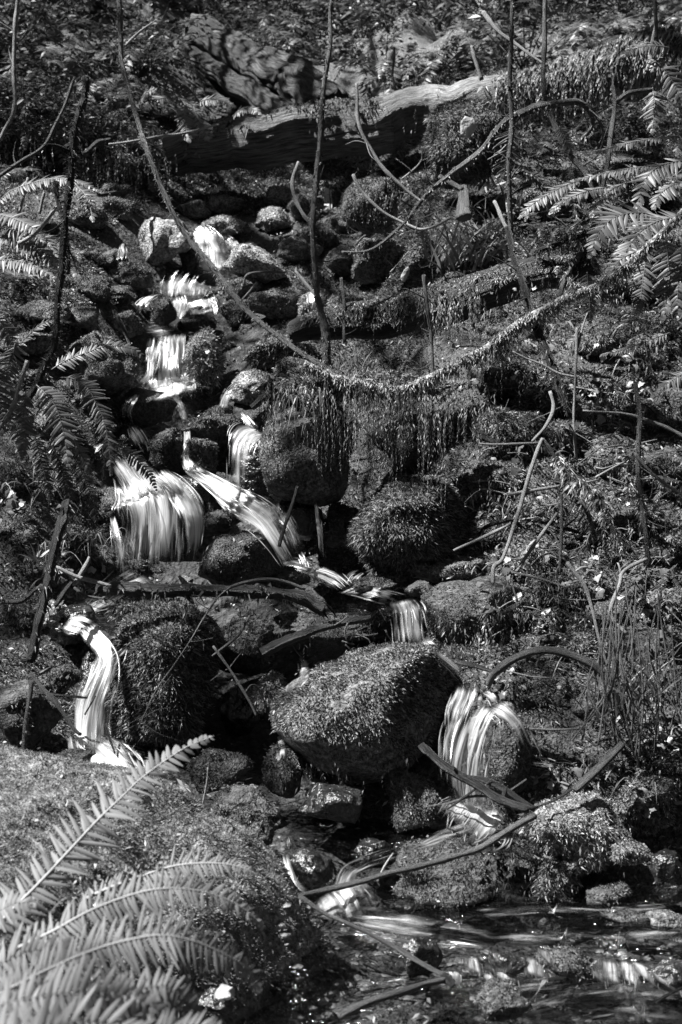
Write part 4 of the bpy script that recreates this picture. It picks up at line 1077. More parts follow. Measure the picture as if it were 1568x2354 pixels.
# bow shaped and curved stems at the top right
CV = dict(name='curved_stem', cat='stem', group='curved stems before the log')
stick([(784, 578), (860, 571), (934, 516), (974, 465), (1034, 405), (1104, 345), (1154, 282), (1209, 257), (1254, 245), (1314, 240), (1349, 268), (1361, 300), (1338, 322)], [3, 4, 6, 8, 9, 8, 6, 4], 'bark_pale',
      'bow shaped mossy branch rising to the right before the great log', y=[5.7, 5.6, 5.5, 5.6], moss=('moss_pale_lit', 9000), fuzz=.5, twigs=5, **CV)
stick([(816, 190), (819, 240), (829, 295), (854, 350), (884, 390), (929, 430), (969, 462)], [4, 5, 5, 3], 'twig_pale', 'pale curved stem bending right before the great log', y=[6.0, 5.9], stubs=3, twigs=4, **CV)
stick([(814, 398), (839, 445), (874, 485), (924, 512), (959, 525), (999, 517), (1036, 499)], [4, 4, 3], 'twig_pale', 'pale hoop of stem lying under the bow shaped branch', y=[5.9, 5.8], **CV)
stick([(685, 375), (672, 415), (680, 455), (700, 490), (722, 518)], [3, 5, 5, 4], 'twig_pale', 'short pale curved stem left of the tall straight stem', y=[6.1, 5.9], **CV)
stick([(1109, 30), (1144, 75), (1184, 105), (1224, 130), (1258, 152)], [5, 4, 3], 'twig_pale', 'pale branch hanging in at the top right', y=[6.6, 6.4], **CV)
stick([(1084, 108), (1092, 140), (1106, 186)], [4, 5], 'twig_pale', 'short pale stem above the bare part of the great log', y=[7.4, 7.4], **CV)
stick([(905, 110), (908, 150), (906, 185), (916, 222)], [3, 3], 'twig', 'thin stem standing behind the great log', y=[8.4, 8.2], **CV)
stick([(1419, 232), (1449, 215), (1499, 211)], [5, 6, 5], 'bark_mid', 'short thick branch reaching right from the knotty stem', y=[5.55, 5.6], **CV)
stick([(1510, 60), (1496, 120), (1500, 170)], [4, 5], 'twig_pale', 'pale stem among the ferns at the top right corner', y=[6.6, 6.5], **CV)
stick([(1506, -10), (1507, 90)], [4, 4], 'bark_mid', 'straight thin stem at the top right corner', y=[6.4, 6.4], **CV)
stick([(190, 352), (222, 330), (252, 318)], [5, 6, 4], 'bark', 'thick broken stub in the hollow behind the spiny snag', y=[7.0, 7.2])
stick([(252, 331), (350, 315), (425, 305), (502, 288)], [3, 3.5, 2], 'twig_pale', 'thin pale stick crossing the dark hollow left of the great log', y=[7.0, 7.3])
stick([(288, 105), (320, 75), (356, 48)], [3, 2.5, 1.5], 'twig_pale', 'small dead twig on the arching stem near the top', y=[5.65, 5.6])
# right bank
RB = dict(name='dead_stick', cat='stick', group='dead sticks on the right bank')
stick([(1064, 430), (1070, 465), (1068, 510)], [9, 13, 14, 16], 'bark_pale', 'pale broken stump in the middle of the dead stalks', y=[6.0, 5.9], name='stump', cat='stump', group='stumps', sides=16, groove=.6)
stick([(1134, 465), (1150, 500), (1170, 532)], [4, 5], 'twig_pale', 'pale stick left of the tall bristly stem, over the dead stalks', y=[5.6, 5.5], **RB)
stick([(1010, 405), (1035, 420), (1062, 434)], [6, 8], 'bark_pale', 'pale broken end of wood below the bow shaped branch', y=[6.0, 5.95], **RB)
stick([(1234, 580), (1314, 552), (1356, 534)], [6, 7, 6], 'bark', 'dark mossy stick below the right ferns', y=[5.4, 5.3], moss=('moss', 9000), **RB)
stick([(976, 635), (981, 715), (986, 815), (989, 915), (984, 1065)], [4.5, 5, 4, 3, 2], 'bark_mid', 'thin upright stem through the middle of the ledge', y=[5.0, 4.95], **ST)
stick([(784, 636), (790, 700), (796, 790)], [4, 4, 5], 'bark_mid', 'thin stem behind the ledge, right of the tall straight stem', y=[5.55, 5.5], **ST)
stick([(1326, 755), (1326, 840), (1326, 940), (1325, 1055)], [3, 3.5, 3.5, 3], 'twig_pale', 'straight pale cane on the right bank below the mossy branch', y=[4.8, 4.75], **RB)
stick([(1350, 720), (1338, 760), (1327, 800)], [2, 3], 'twig_pale', 'short pale cane forking off the straight pale cane', y=[4.82, 4.8], **RB)
stick([(1466, 878), (1474, 965), (1476, 1065), (1486, 1170), (1492, 1305)], [5, 6, 6, 6], 'bark_mid', 'fuzzy upright cane at the right, standing over broad leaves', y=[4.55, 4.4], moss='bristle', fuzz=.5, **RB)
stick([(1179, 807), (1214, 825), (1249, 840), (1284, 860), (1326, 868)], [2, 3, 3], 'twig_pale', 'thin pale twig crossing the dark leaning foot', y=[4.85, 4.8], **RB)
stick([(1264, 900), (1270, 940), (1254, 980), (1226, 1013)], [4, 4, 3], 'twig_pale', 'curved twig standing on the moss right of the hollow', y=[4.75, 4.7], **RB)
stick([(1104, 1020), (1154, 1021), (1240, 1018)], [2.5, 3, 2.5], 'twig', 'thin level twig above the folded cane', y=[4.8, 4.75], **RB)
stick([(1090, 985), (1115, 1005), (1150, 1018)], [9, 10, 7], 'bark', 'dark short log end at the right of the hollow', y=[4.95, 4.9], **RB)
stick([(1340, 945), (1434, 950), (1484, 965), (1534, 985), (1590, 1015)], [2, 3, 4, 4], 'twig_pale', 'long pale twig reaching the right edge among broad leaves', y=[4.6, 4.5], **RB)
stick([(1459, 1045), (1509, 1095), (1590, 1150)], [3.5, 4, 4], 'twig_pale', 'pale slanting twig crossing the fuzzy upright cane', y=[4.45, 4.4], **RB)
stick([(1169, 1140), (1209, 1130), (1286, 1116)], [4, 4, 3.5], 'twig_pale', 'pale level twig below the folded cane', y=[4.62, 4.6], **RB)
stick([(1369, 1096), (1434, 1064)], [3, 3], 'twig_pale', 'short pale twig left of the fuzzy upright cane', y=[4.55, 4.5], **RB)
stick([(1249, 1010), (1224, 1070), (1199, 1140), (1184, 1180), (1154, 1279), (1133, 1302), (1131, 1342)], [4, 5, 5, 5, 4], 'twig_pale', 'long folded pale cane coming down towards the flat topped boulder', y=[4.65, 4.6, 4.5, 4.45], **RB)
stick([(1249, 1010), (1262, 1030), (1280, 1062)], [4, 4], 'twig', 'short folded end of the long pale cane', y=[4.65, 4.65], **RB)
stick([(1280, 1178), (1224, 1259), (1184, 1317)], [3, 4, 3.5], 'twig_pale', 'pale cane leaning over the bright moss hummock', y=[4.6, 4.5], **RB)
stick([(1174, 1204), (1109, 1234), (1044, 1264)], [3, 3.5, 3], 'twig_pale', 'pale cane lying towards the big shaggy hummock', y=[4.7, 4.7], **RB)
stick([(1291, 1130), (1290, 1230), (1289, 1316)], [3, 3.5, 3], 'twig', 'upright dry cane over the bright moss hummock', y=[4.6, 4.55], **RB)
stick([(1174, 1316), (1234, 1329), (1306, 1352)], [3, 3, 2.5], 'twig', 'dark thin cane lying over the flat topped boulder', y=[4.5, 4.45], **RB)
stick([(1284, 1050), (1314, 1095), (1349, 1130), (1384, 1175), (1400, 1210), (1450, 1272)], [8, 10, 10, 9, 8], 'bark', 'crooked moss grown snag on the right bank', y=[4.65, 4.5, 4.4], moss=('moss_pale_lit', 26000), **RB)
stick([(1304, 1294), (1344, 1344), (1364, 1404), (1379, 1459), (1399, 1535)], [4, 4, 3.5, 3], 'twig', 'long dry cane bending down to the arched branch', y=[4.4, 4.3, 4.2], **RB)
stick([(1486, 1288), (1434, 1319), (1426, 1349), (1406, 1414), (1439, 1460)], [4, 5, 5, 4], 'twig_pale', 'zigzag pale cane among broad leaves', y=[4.3, 4.25, 4.2], **RB)
stick([(1352, 1590), (1345, 1650), (1336, 1716)], [3, 3], 'twig', 'thin hanging cane right of the parted fall', y=[4.15, 4.1], **RB)
stick([(1216, 1677), (1280, 1680), (1344, 1676)], [2.5, 3, 2.5], 'twig', 'thin level twig right of the parted fall', y=[4.1, 4.1], **RB)
stick([(1398, 1582), (1388, 1610), (1378, 1632)], [3, 2], 'twig', 'short twig hanging from the end of the arched branch', y=[4.15, 4.15], **RB)
g = np.random.default_rng(11)
for k in range(34):
    u = g.uniform(1380, 1545); v0 = g.uniform(1330, 1480); v1 = g.uniform(1600, 1790); yy = g.uniform(3.98, 4.22)
    stick([(u, v0), (u + g.normal() * 26, (v0 + v1) / 2), (u + g.normal() * 40 - 5, v1)], [1.4, 2.3, 2.2], 'twig' if g.random() < .6 else 'bark_mid', unique('dry cane', u, (v0 + v1) / 2), y=[yy + .04, yy], name='dry_cane', cat='cane', group='dry canes on the right bank', sides=5, n=14)
# arched branch and the sticks around the fall
stick([(1122, 1580), (1136, 1558), (1154, 1539), (1184, 1514), (1234, 1491), (1284, 1491), (1329, 1509), (1369, 1536), (1406, 1582)], [7, 9, 9, 8, 8, 8, 6], 'bark_mid', 'arched branch bending over the dark mossy rock, bare pale tip', y=[4.2, 4.15, 4.12, 4.1], sides=10, groove=.08)
stick([(1046, 1520), (1090, 1530), (1148, 1550)], [7, 7, 5], 'bark_wet', 'dark wet stick between the great boulder and the arched branch', y=[4.3, 4.22])
stick([(962, 1712), (1000, 1735), (1042, 1768), (1098, 1802), (1150, 1838), (1212, 1864)], [9, 10, 11, 11, 9], 'bark_wet', 'forked dark branch across the foot of the right fall, lower prong', y=[3.92, 3.86, 3.8], sides=10, groove=.1, stubs=2)
stick([(1080, 1790), (1120, 1802), (1168, 1822), (1232, 1856)], [5, 8, 9, 7], 'bark_wet', 'upper prong of the forked branch below the right fall', y=[3.88, 3.82], sides=9)
stick([(1428, 1716), (1378, 1760), (1320, 1816)], [9, 10, 9], 'bark_mid', 'short bare log slanting right of the forked branch', y=[3.98, 3.9], sides=10)
stick([(1330, 1805), (1285, 1838), (1228, 1860)], [4, 4, 3], 'bark_wet', 'thin dark stick between the forked branch and the short bare log', y=[3.92, 3.85])
stick([(686, 2064), (784, 2042), (850, 2026), (910, 2005), (984, 1986), (1050, 1966), (1110, 1945), (1160, 1916), (1200, 1890), (1228, 1874)], [6, 7, 7.5, 8, 9, 9], 'bark_mid', 'long dark branch that runs from the rapids up to the forked branch', y=[3.42, 3.5, 3.62, 3.78], sides=9, stubs=2)
stick([(690, 2062), (740, 2095), (790, 2116), (850, 2146), (900, 2176), (942, 2202), (985, 2226), (1022, 2242)], [5, 5, 6, 6, 7], 'bark_mid', 'crooked thin branch that runs down through the pool to the wet boulder', y=[3.42, 3.36, 3.26], sides=8, stubs=3)
stick([(776, 2338), (834, 2312), (884, 2292), (949, 2270), (984, 2258), (1022, 2252)], [10, 10, 9, 8, 7], 'bark_mid', 'mottled pale branch lying in the stream at the very front', y=[3.02, 3.1, 3.2], sides=10)
stick([(1016, 2248), (1030, 2256), (1040, 2268)], [9, 11, 7], 'bark', 'knotty dark end of wood where two branches meet in the pool', y=[3.2, 3.18])
stick([(1568, 2270), (1530, 2290), (1508, 2305)], [3, 4, 3], 'bark', 'dark twig standing in the stream at the lower right', y=[3.15, 3.12])
stick([(975, 1858), (1030, 1848), (1080, 1832), (1150, 1828), (1210, 1792)], [2.5, 3, 3, 2.5], 'bark_mid', 'thin twig crossing before the right fall', y=[3.9, 3.84], twigs=2)
stick([(1026, 1862), (1062, 1838), (1092, 1815)], [2, 3], 'bark', 'short dark twig against the white of the right fall', y=[3.86, 3.84])
stick([(874, 2010), (890, 1985), (905, 1962)], [2, 2.5], 'twig_pale', 'thin pale twig leaning on the long dark branch', y=[3.6, 3.66])
# lower left
LL = dict(name='dead_stick', cat='stick', group='dead sticks by the lower left fall')
stick([(520, 1352), (550, 1339), (590, 1329), (630, 1328), (665, 1339), (702, 1358)], [3, 4.5, 4.5, 4, 3], 'bark_mid', 'thin bowed stick lying over the lower log', y=[4.45, 4.43], **LL)
stick([(604, 1507), (650, 1484), (695, 1464), (720, 1441), (750, 1429), (785, 1424), (858, 1418)], [13, 12, 11, 11, 10, 10, 8], 'bark_wet', 'bent bare stick in the middle, sawn looking left end', y=[4.5, 4.5, 4.6], sides=12, **LL)
stick([(131, 1301), (175, 1321), (215, 1334), (254, 1348)], [4, 5, 5, 4], 'twig_pale', 'pale stick pointing at the left end of the lower log', y=[4.5, 4.46], **LL)
stick([(206, 1279), (202, 1292), (190, 1314), (170, 1345)], [4, 6, 5], 'twig_pale', 'bent pale stick crossing above the lower log end', y=[4.52, 4.5], **LL)
stick([(165, 1335), (148, 1360), (130, 1392)], [5, 6, 5], 'bark', 'dark short stick beside the dark leaning stake', y=[4.55, 4.5], **LL)
stick([(172, 1350), (200, 1372), (250, 1380)], [3, 4, 3], 'bark_mid', 'thin stick under the lower log end', y=[4.52, 4.5], **LL)
stick([(150, 1152), (144, 1175), (134, 1215), (118, 1300), (100, 1385), (84, 1452), (66, 1530)], [10, 11, 11, 12, 13], 'bark', 'dark leaning stake at the left, mossy broken top', y=[4.5, 4.42, 4.35], sides=10, groove=.08, moss=('moss', 2500), name='stake', cat='stake', group='stakes')
stick([(-10, 1382), (50, 1384), (90, 1352)], [5, 6, 5], 'bark', 'dark branch from the left edge to the leaning stake', y=[4.5, 4.45], moss=('moss', 6000), **LL)
stick([(73, 1562), (66, 1620), (60, 1680), (56, 1748)], [6, 6, 6, 5], 'bark_pale', 'pale mossy stake standing on the sunny mound', y=[3.85, 3.8], moss='bristle', fuzz=.6, name='stake', cat='stake', group='stakes')
stick([(68, 1548), (100, 1589), (130, 1619), (165, 1669), (182, 1686)], [4, 6, 6, 5], 'bark_mid', 'stick slanting down to the lower left fall', y=[4.15, 4.05], **LL)
stick([(75, 1590), (120, 1594), (165, 1599), (198, 1605)], [3, 3.5, 3], 'bark_wet', 'thin dark twig reaching into the lower left fall', y=[4.15, 4.1], **LL)
stick([(242, 1664), (251, 1699), (263, 1732)], [3, 3.5, 2.5], 'bark_wet', 'short dark twig before the white of the lower left fall', y=[4.02, 3.98], **LL)
stick([(532, 1348), (500, 1374), (465, 1424), (435, 1474), (395, 1534), (360, 1584), (330, 1644), (314, 1680)], [2.4, 2.4, 2, 1.8, 1.5, .8], 'twig', 'long thin twig hanging down over the huge mossy block', y=[4.42, 4.3, 4.2], twigs=9, **LL)
stick([(490, 1484), (530, 1539), (565, 1604), (588, 1648)], [3, 3.5, 3], 'twig', 'thin twig slanting into the hollow right of the huge mossy block', y=[4.4, 4.38], twigs=3, **LL)
stick([(575, 1415), (545, 1465), (488, 1508)], [3, 4, 2.5], 'twig', 'mossy twig below the bowed stick', y=[4.42, 4.4], **LL)
stick([(684, 1116), (664, 1190), (643, 1258)], [4, 5, 4], 'bark', 'dark stick leaning in the fan of the slanting stream', y=[4.95, 4.88], **LL)
stick([(574, 938), (595, 916), (617, 898)], [8, 11, 9], 'bark', 'dark broken stub under the square bright faced rock', y=[5.3, 5.28], **LL)
stick([(262, 714), (285, 750), (300, 802)], [4, 5, 3], 'bark_mid', 'slanting stick above the fern crossed rock', y=[5.75, 5.7], **LL)
stick([(680, 622), (704, 650), (732, 682)], [3, 4, 3], 'twig_pale', 'pale twig beside the tall straight stem, over the dark rocks', y=[5.6, 5.55], **LL)
stick([(560, 655), (578, 630), (660, 625)], [2, 3, 2], 'twig', 'bent twig below the bright dome rock', y=[5.8, 5.8], **LL)
stick([(555, 690), (575, 668), (590, 648)], [2, 3], 'twig_pale', 'small pale twig pair in midstream', y=[5.75, 5.75], **LL)
stick([(455, 1890), (465, 1850), (475, 1800), (478, 1765)], [3, 2, 1.5], 'twig_pale', 'thin pale grass stalk on the edge of the sunny mound', y=[3.68, 3.68], **LL)
stick([(198, 1640), (196, 1640), (220, 1600)], [2, 2], 'bark_wet', 'tiny dark twig at the edge of the lower left fall', y=[4.1, 4.1], **LL)
g = np.random.default_rng(61)
for k in range(46):
    u, v = g.uniform(760, 1540), g.uniform(330, 640)
    a = g.uniform(-2.6, .4); l = g.uniform(50, 150)
    yy = surf_y(u, v) - .04
    pts = [(u, v)]
    for q in range(3):
        a += g.normal() * .5
        pts.append((pts[-1][0] + math.cos(a) * l / 3, pts[-1][1] + math.sin(a) * l / 3))
    stick(pts, [2.6, 1.8, 1.0], ['twig', 'twig_pale', 'bark_mid'][k % 3], unique('bare twig', u, v), y=[yy, yy - .1], twigs=3, sides=5, name='twig', cat='twig', group='bare twigs of the upper right bank')
g = np.random.default_rng(51)
for k in range(26):
    u, v = g.uniform(1080, 1540), g.uniform(420, 1500)
    a = g.uniform(-1.2, 1.9); l = g.uniform(90, 230)
    yy = surf_y(u, v) - .03
    pts = [(u, v)]
    for q in range(4):
        a += g.normal() * .45
        pts.append((pts[-1][0] + math.cos(a) * l / 4, pts[-1][1] + math.sin(a) * l / 4))
    stick(pts, [g.uniform(2.5, 5), g.uniform(4, 7), g.uniform(2, 4)], ['bark', 'bark_mid', 'twig'][k % 3], unique('crooked mossy branch', u, v), y=[yy, yy - .1, yy - .06], moss=(['moss', 'moss_pale_lit'][k % 2], g.uniform(9000, 26000)) if k % 3 else None,
          twigs=3, name='crooked_branch', cat='branch', group='crooked branches of the right bank')
g = np.random.default_rng(23)
for k in range(26):   # tangle of little twigs under the lower log
    u, v = g.uniform(440, 900), g.uniform(1400, 1500)
    a = g.uniform(0, 6.28); l = g.uniform(25, 60)
    yy = g.uniform(4.5, 4.62)
    stick([(u, v), (u + math.cos(a) * l * .5 + g.normal() * 5, v + abs(math.sin(a)) * l * .5), (u + math.cos(a) * l, v + abs(math.sin(a)) * l)], [2.2, 1.5], 'twig', unique('little twig in the tangle', u, v), y=[yy, yy], name='twig', cat='twig', group='tangle of twigs under the lower log', sides=5, n=8)
for k in range(90):   # litter of twigs on the right bank
    u, v = g.uniform(1080, 1560), g.uniform(880, 1560)
    a = g.uniform(-.7, .9); l = g.uniform(30, 110)
    yy = surf_y(u, v) - .05
    stick([(u, v), (u + math.cos(a) * l * .5 + g.normal() * 6, v + math.sin(a) * l * .5 + g.normal() * 6), (u + math.cos(a) * l, v + math.sin(a) * l)], [1.9, 1.0], 'twig' if g.random() < .5 else 'twig_pale', unique('thin dead twig', u, v), y=[yy, yy - .04], name='twig', cat='twig', group='litter of twigs on the right bank', sides=5, n=9)
# ------------------------------------------------------------------ ferns
def leaflet_shape(teeth=False):
    """One narrow pinna, unit length along +x, 0.5 half width along y at its widest, gently curled."""
    xs = [0, .08, .3, .6, .85, 1.0]
    ws = [.12, .42, .5, .40, .22, 0]
    V, F = [], []
    for x, w in zip(xs, ws):
        z = -.17 * x * x
        V += [(x, -w, z - .05 * w), (x, 0, z + .03 * (1 - x)), (x, w, z - .05 * w)]
    for i in range(len(xs) - 1):
        a = i * 3
        for k in (0, 1):
            F += [(a + k, a + 3 + k, a + 4 + k), (a + k, a + 4 + k, a + k + 1)]
    return np.array(V, float), np.array(F)
LV, LF = leaflet_shape()
LV_S = np.array([(0, -.1, 0), (.35, -.5, -.03), (1, 0, -.12), (.35, .5, -.03), (.4, 0, .04)], float)
LF_S = np.array([(0, 1, 4), (1, 2, 4), (2, 3, 4), (3, 0, 4)])

def frond_frames(C, nrm, n, wmax, g, ang=28, taper=.75, base_gap=.06, tip_w=.10, peak=.35):
    """Positions and frames of n pairs of leaflets along the midrib C."""
    seg = np.linalg.norm(np.diff(C, axis=0), axis=1); L = np.concatenate([[0], np.cumsum(seg)])
    t = np.linspace(base_gap, .985, n)
    pos = np.stack([np.interp(t * L[-1], L, C[:, k]) for k in range(3)], -1)
    T = np.gradient(C, axis=0); tan = unit(np.stack([np.interp(t * L[-1], L, T[:, k]) for k in range(3)], -1))
    N = unit(np.broadcast_to(np.asarray(nrm, float), tan.shape) - (tan * np.asarray(nrm, float)).sum(1, keepdims=True) * tan)
    S_ = np.cross(tan, N)
    prof = np.where(t < peak, .72 + .28 * (t / peak), 1 - (1 - tip_w) * ((t - peak) / (1 - peak)) ** 1.7)
    spacing = L[-1] / n
    out = []
    for i in range(n):
        for sd in (1, -1):
            a = math.radians(ang + g.normal() * 7 + 18 * t[i] ** 2)
            d = S_[i] * sd * math.cos(a) + tan[i] * math.sin(a) + N[i] * (g.normal() * .16 - .06)
            d = d / np.linalg.norm(d)
            nn = N[i] + g.normal(size=3) * .26
            nn = nn - d * (nn @ d); nn /= np.linalg.norm(nn)
            yv = np.cross(nn, d)
            ln = wmax * prof[i] * (1 + .11 * g.normal())
            if g.random() < .035: ln *= g.uniform(.25, .7)
            out.append((pos[i], d, yv, nn, ln, spacing))
    return out, L[-1]

def frond_mesh(C, nrm, n, wmax, g, simple=False, width=.88, rach=.004, frames=None, **kw):
    fr, L = frond_frames(C, nrm, n, wmax, g, **kw)
    V, F = (LV_S, LF_S) if simple else (LV, LF)
    vs, fs, k = [], [], 0
    for (p, d, yv, nn, ln, sp) in fr:
        w = sp * width
        vs.append(p + V[:, :1] * ln * d + V[:, 1:2] * w * yv + V[:, 2:3] * ln * nn); fs.append(F + k); k += len(V)
    tv, tf, _ = tube(C, np.linspace(rach, rach * .25, len(C)), 5)
    vs.append(tv); fs.append(tf + k)
    return np.concatenate(vs), np.concatenate(fs)

def fern(loc, label, group, cat='fern', name='fern'):
    return empty(name, loc, label=label, cat=cat, group=group)

def px_frond(parent, pts, w, y, mat='fern', nrm=(0, -.8, .6), n=None, seed=1, leaflets=False, **kw):
    """A frond whose midrib passes through photograph points; w is the leaflet length in photograph pixels."""
    pts = np.asarray(pts, float)
    y = [y] if np.isscalar(y) else y
    ys = np.interp(np.linspace(0, 1, len(pts)), np.linspace(0, 1, len(y)), y)
    C = spline(np.array([P(a, b, c) for (a, b), c in zip(pts, ys)]), 36)
    wm = w * ys.mean() / FPX
    L = np.linalg.norm(np.diff(C, axis=0), axis=1).sum()
    n = n or int(np.clip(L / (wm * .20), 16, 46))
    g = np.random.default_rng(seed)
    if not leaflets:
        V, F = frond_mesh(C, nrm, n, wm, g, rach=.0025 * ys.mean() / 4.8, **kw)
        return put('frond', V, F, M[mat], parent=parent)
    # near fronds: the midrib is the part, every leaflet a sub-part of its own
    tv, tf, _ = tube(C, np.linspace(.0036, .0008, len(C)), 6)
    fr_o = put('frond', tv, tf, M['fern_rib'], parent=parent, smooth=True)
    frs, L = frond_frames(C, nrm, n, wm, g, **{k: v for k, v in kw.items() if k != 'width'})
    org = ORG[fr_o.name]
    for q, (p, d, yv, nn, ln, sp) in enumerate(frs):
        o = bpy.data.objects.new('leaflet', LEAFLETS[q % len(LEAFLETS)])
        COL.objects.link(o); o.parent = fr_o
        wd = sp * kw.get('width', .7)
        m = Matrix(((d[0] * ln, yv[0] * wd, nn[0] * ln, p[0] - org[0]), (d[1] * ln, yv[1] * wd, nn[1] * ln, p[1] - org[1]), (d[2] * ln, yv[2] * wd, nn[2] * ln, p[2] - org[2]), (0, 0, 0, 1)))
        o.matrix_local = m
    return fr_o

LEAFLETS = []
for k in range(5):
    v = LV.copy(); g = np.random.default_rng(40 + k)
    v[:, 2] += -.06 * g.random() * v[:, 0] ** 2; v[:, 1] += .35 * g.normal() * .3 * v[:, 0] ** 2
    me = mesh_np('leaflet', v, LF, smooth=True); me.materials.append(M['fern_front']); LEAFLETS.append(me)

def curved(p0, heading, length, rise, droop, n=16):
    """Midrib that leaves the crown upwards and arches over."""
    t = np.linspace(0, 1, n)
    h = np.array([math.cos(heading), math.sin(heading), 0])
    r = length * (t - .12 * t ** 3)
    z = length * (rise * t - droop * t ** 2.2)
    return p0 + r[:, None] * h * .85 + np.stack([0 * t, 0 * t, z], -1)

# the near fern at the lower left: fronds in front of the lens
f = fern(P(-30, 2330, 2.35), 'large sword fern spreading over the sunny near mound, out of focus', 'ferns')
UPN = (-.05, -.62, .78)
px_frond(f, [(-45, 2170), (20, 2100), (90, 2030), (155, 1960), (220, 1890), (280, 1832), (330, 1785), (420, 1722), (492, 1692)], 82, [2.55, 2.75, 2.95], nrm=(.1, -.75, .65), n=46, seed=3, leaflets=True, ang=20, width=.72)
px_frond(f, [(20, 2190), (70, 2165), (125, 2139), (215, 2090), (320, 2052), (400, 2042), (475, 2052), (550, 2082), (612, 2135)], 78, [2.45, 2.5, 2.55], nrm=UPN, n=56, seed=4, leaflets=True, ang=14, width=.74)
px_frond(f, [(200, 2065), (250, 2042), (325, 2014), (400, 1991), (475, 1984), (540, 1990), (596, 2012)], 62, [2.75, 2.8], nrm=UPN, n=46, seed=5, leaflets=True, ang=16, width=.7)
px_frond(f, [(-40, 2310), (20, 2275), (100, 2234), (210, 2186), (300, 2160), (375, 2150), (450, 2165), (520, 2196), (570, 2228), (602, 2285)], 98, [2.25, 2.3, 2.38], nrm=UPN, n=60, seed=6, leaflets=True, ang=14, width=.76)
for q, (pts, w, y, n) in enumerate((
        ([(-60, 2330), (20, 2306), (100, 2289), (200, 2283), (280, 2287), (350, 2315), (402, 2350)], 105, [2.1, 2.15], 30),
        ([(240, 2300), (310, 2275), (380, 2268), (432, 2306), (470, 2350)], 70, [2.2, 2.25], 22),
        ([(-60, 2250), (0, 2215), (60, 2190), (130, 2180), (200, 2195)], 80, [2.4, 2.4], 22),
        ([(-60, 2400), (60, 2370), (180, 2350), (300, 2365), (380, 2400)], 110, [2.0, 2.0], 26),
        ([(300, 2390), (400, 2362), (480, 2365), (540, 2400)], 70, [2.0, 2.0], 20),
        ([(-50, 2140), (-10, 2100), (40, 2075), (80, 2080)], 60, [2.5, 2.5], 16))):
    px_frond(f, pts, w, y, mat='fern_front', nrm=UPN, n=n, seed=20 + q, ang=14, width=.9)

# ferns hanging over the left bank
f = fern(P(80, 880, 4.9), 'fern with long drooping fronds hanging down the left bank beside the falls', 'ferns')
HN = (.15, -.85, .5)
for q, (pts, w, y, mt) in enumerate((
        ([(84, 885), (105, 905), (128, 935), (143, 980), (152, 1030), (157, 1072)], 46, [4.75, 4.62], 'fern'),
        ([(140, 868), (165, 870), (200, 890), (222, 930), (240, 970), (251, 1030), (256, 1095)], 34, [4.85, 4.7], 'fern'),
        ([(100, 925), (130, 955), (160, 1000), (190, 1050), (212, 1095)], 34, [4.8, 4.7], 'fern'),
        ([(60, 900), (55, 940), (58, 990), (50, 1055)], 36, [4.72, 4.66], 'fern'),
        ([(80, 1000), (92, 1050), (108, 1110), (118, 1160)], 26, [4.8, 4.76], 'fern_dark'),
        ([(115, 1010), (140, 1070), (160, 1140), (165, 1200)], 26, [4.82, 4.78], 'fern_dark'),
        ([(165, 1040), (190, 1090), (212, 1150), (222, 1210)], 28, [4.85, 4.8], 'fern_dark'),
        ([(190, 900), (225, 960), (240, 1040), (236, 1120)], 26, [4.9, 4.86], 'fern_dark'),
        ([(-5, 840), (-2, 900), (8, 960), (2, 1000)], 46, [4.7, 4.66], 'fern'),
        ([(20, 880), (28, 930), (40, 985), (52, 1030)], 40, [4.78, 4.72], 'fern'))):
    px_frond(f, pts, w, y, mat=mt, nrm=HN, seed=50 + q)
f = fern(P(10, 780, 4.85), 'short pale fern frond at the left edge above the drooping ferns', 'ferns')
px_frond(f, [(35, 790), (30, 815), (24, 840), (18, 872)], 44, 4.75, mat='fern_pale', nrm=HN, seed=61)
px_frond(f, [(-5, 728), (12, 758), (28, 785), (40, 815)], 30, 4.9, mat='fern', nrm=HN, seed=62)
px_frond(f, [(40, 800), (62, 775), (95, 745), (130, 735), (165, 742)], 24, 5.0, mat='fern', nrm=(0, -.5, .85), seed=63)
f = fern(P(125, 845, 5.3), 'single fern frond lying across the large mossy rock left of the central fall', 'ferns')
px_frond(f, [(118, 850), (150, 830), (200, 810), (240, 797), (280, 797), (315, 808), (338, 836)], 30, [5.25, 5.3], mat='fern_pale', nrm=(0, -.8, .6), seed=64)
f = fern(P(250, 1010, 4.9), 'dark little fern frond drooping over the broad left fall', 'ferns')
px_frond(f, [(256, 1015), (275, 1025), (300, 1045), (325, 1066), (346, 1092), (360, 1128)], 24, [4.9, 4.85], mat='fern_dark', nrm=(.2, -.9, .4), n=20, seed=65, width=.8)
f = fern(P(0, 470, 5.7), 'sunlit fern arching over the top of the left bank', 'ferns')
for q, (pts, w) in enumerate((([(-10, 470), (25, 440), (75, 420), (125, 411), (175, 415), (235, 443)], 34), ([(-20, 500), (0, 494), (40, 505), (75, 522), (102, 556)], 40),
                              ([(-20, 545), (30, 548), (90, 575), (150, 610), (185, 640)], 44), ([(160, 420), (190, 440), (205, 470), (215, 510)], 30), ([(-20, 520), (40, 530), (100, 548), (135, 590)], 36),
                              ([(-20, 600), (30, 598), (80, 612), (130, 640)], 40))):
    px_frond(f, pts, w, [5.75, 5.55], mat='fern_pale' if q != 3 else 'fern', nrm=(.1, -.6, .8), seed=70 + q)

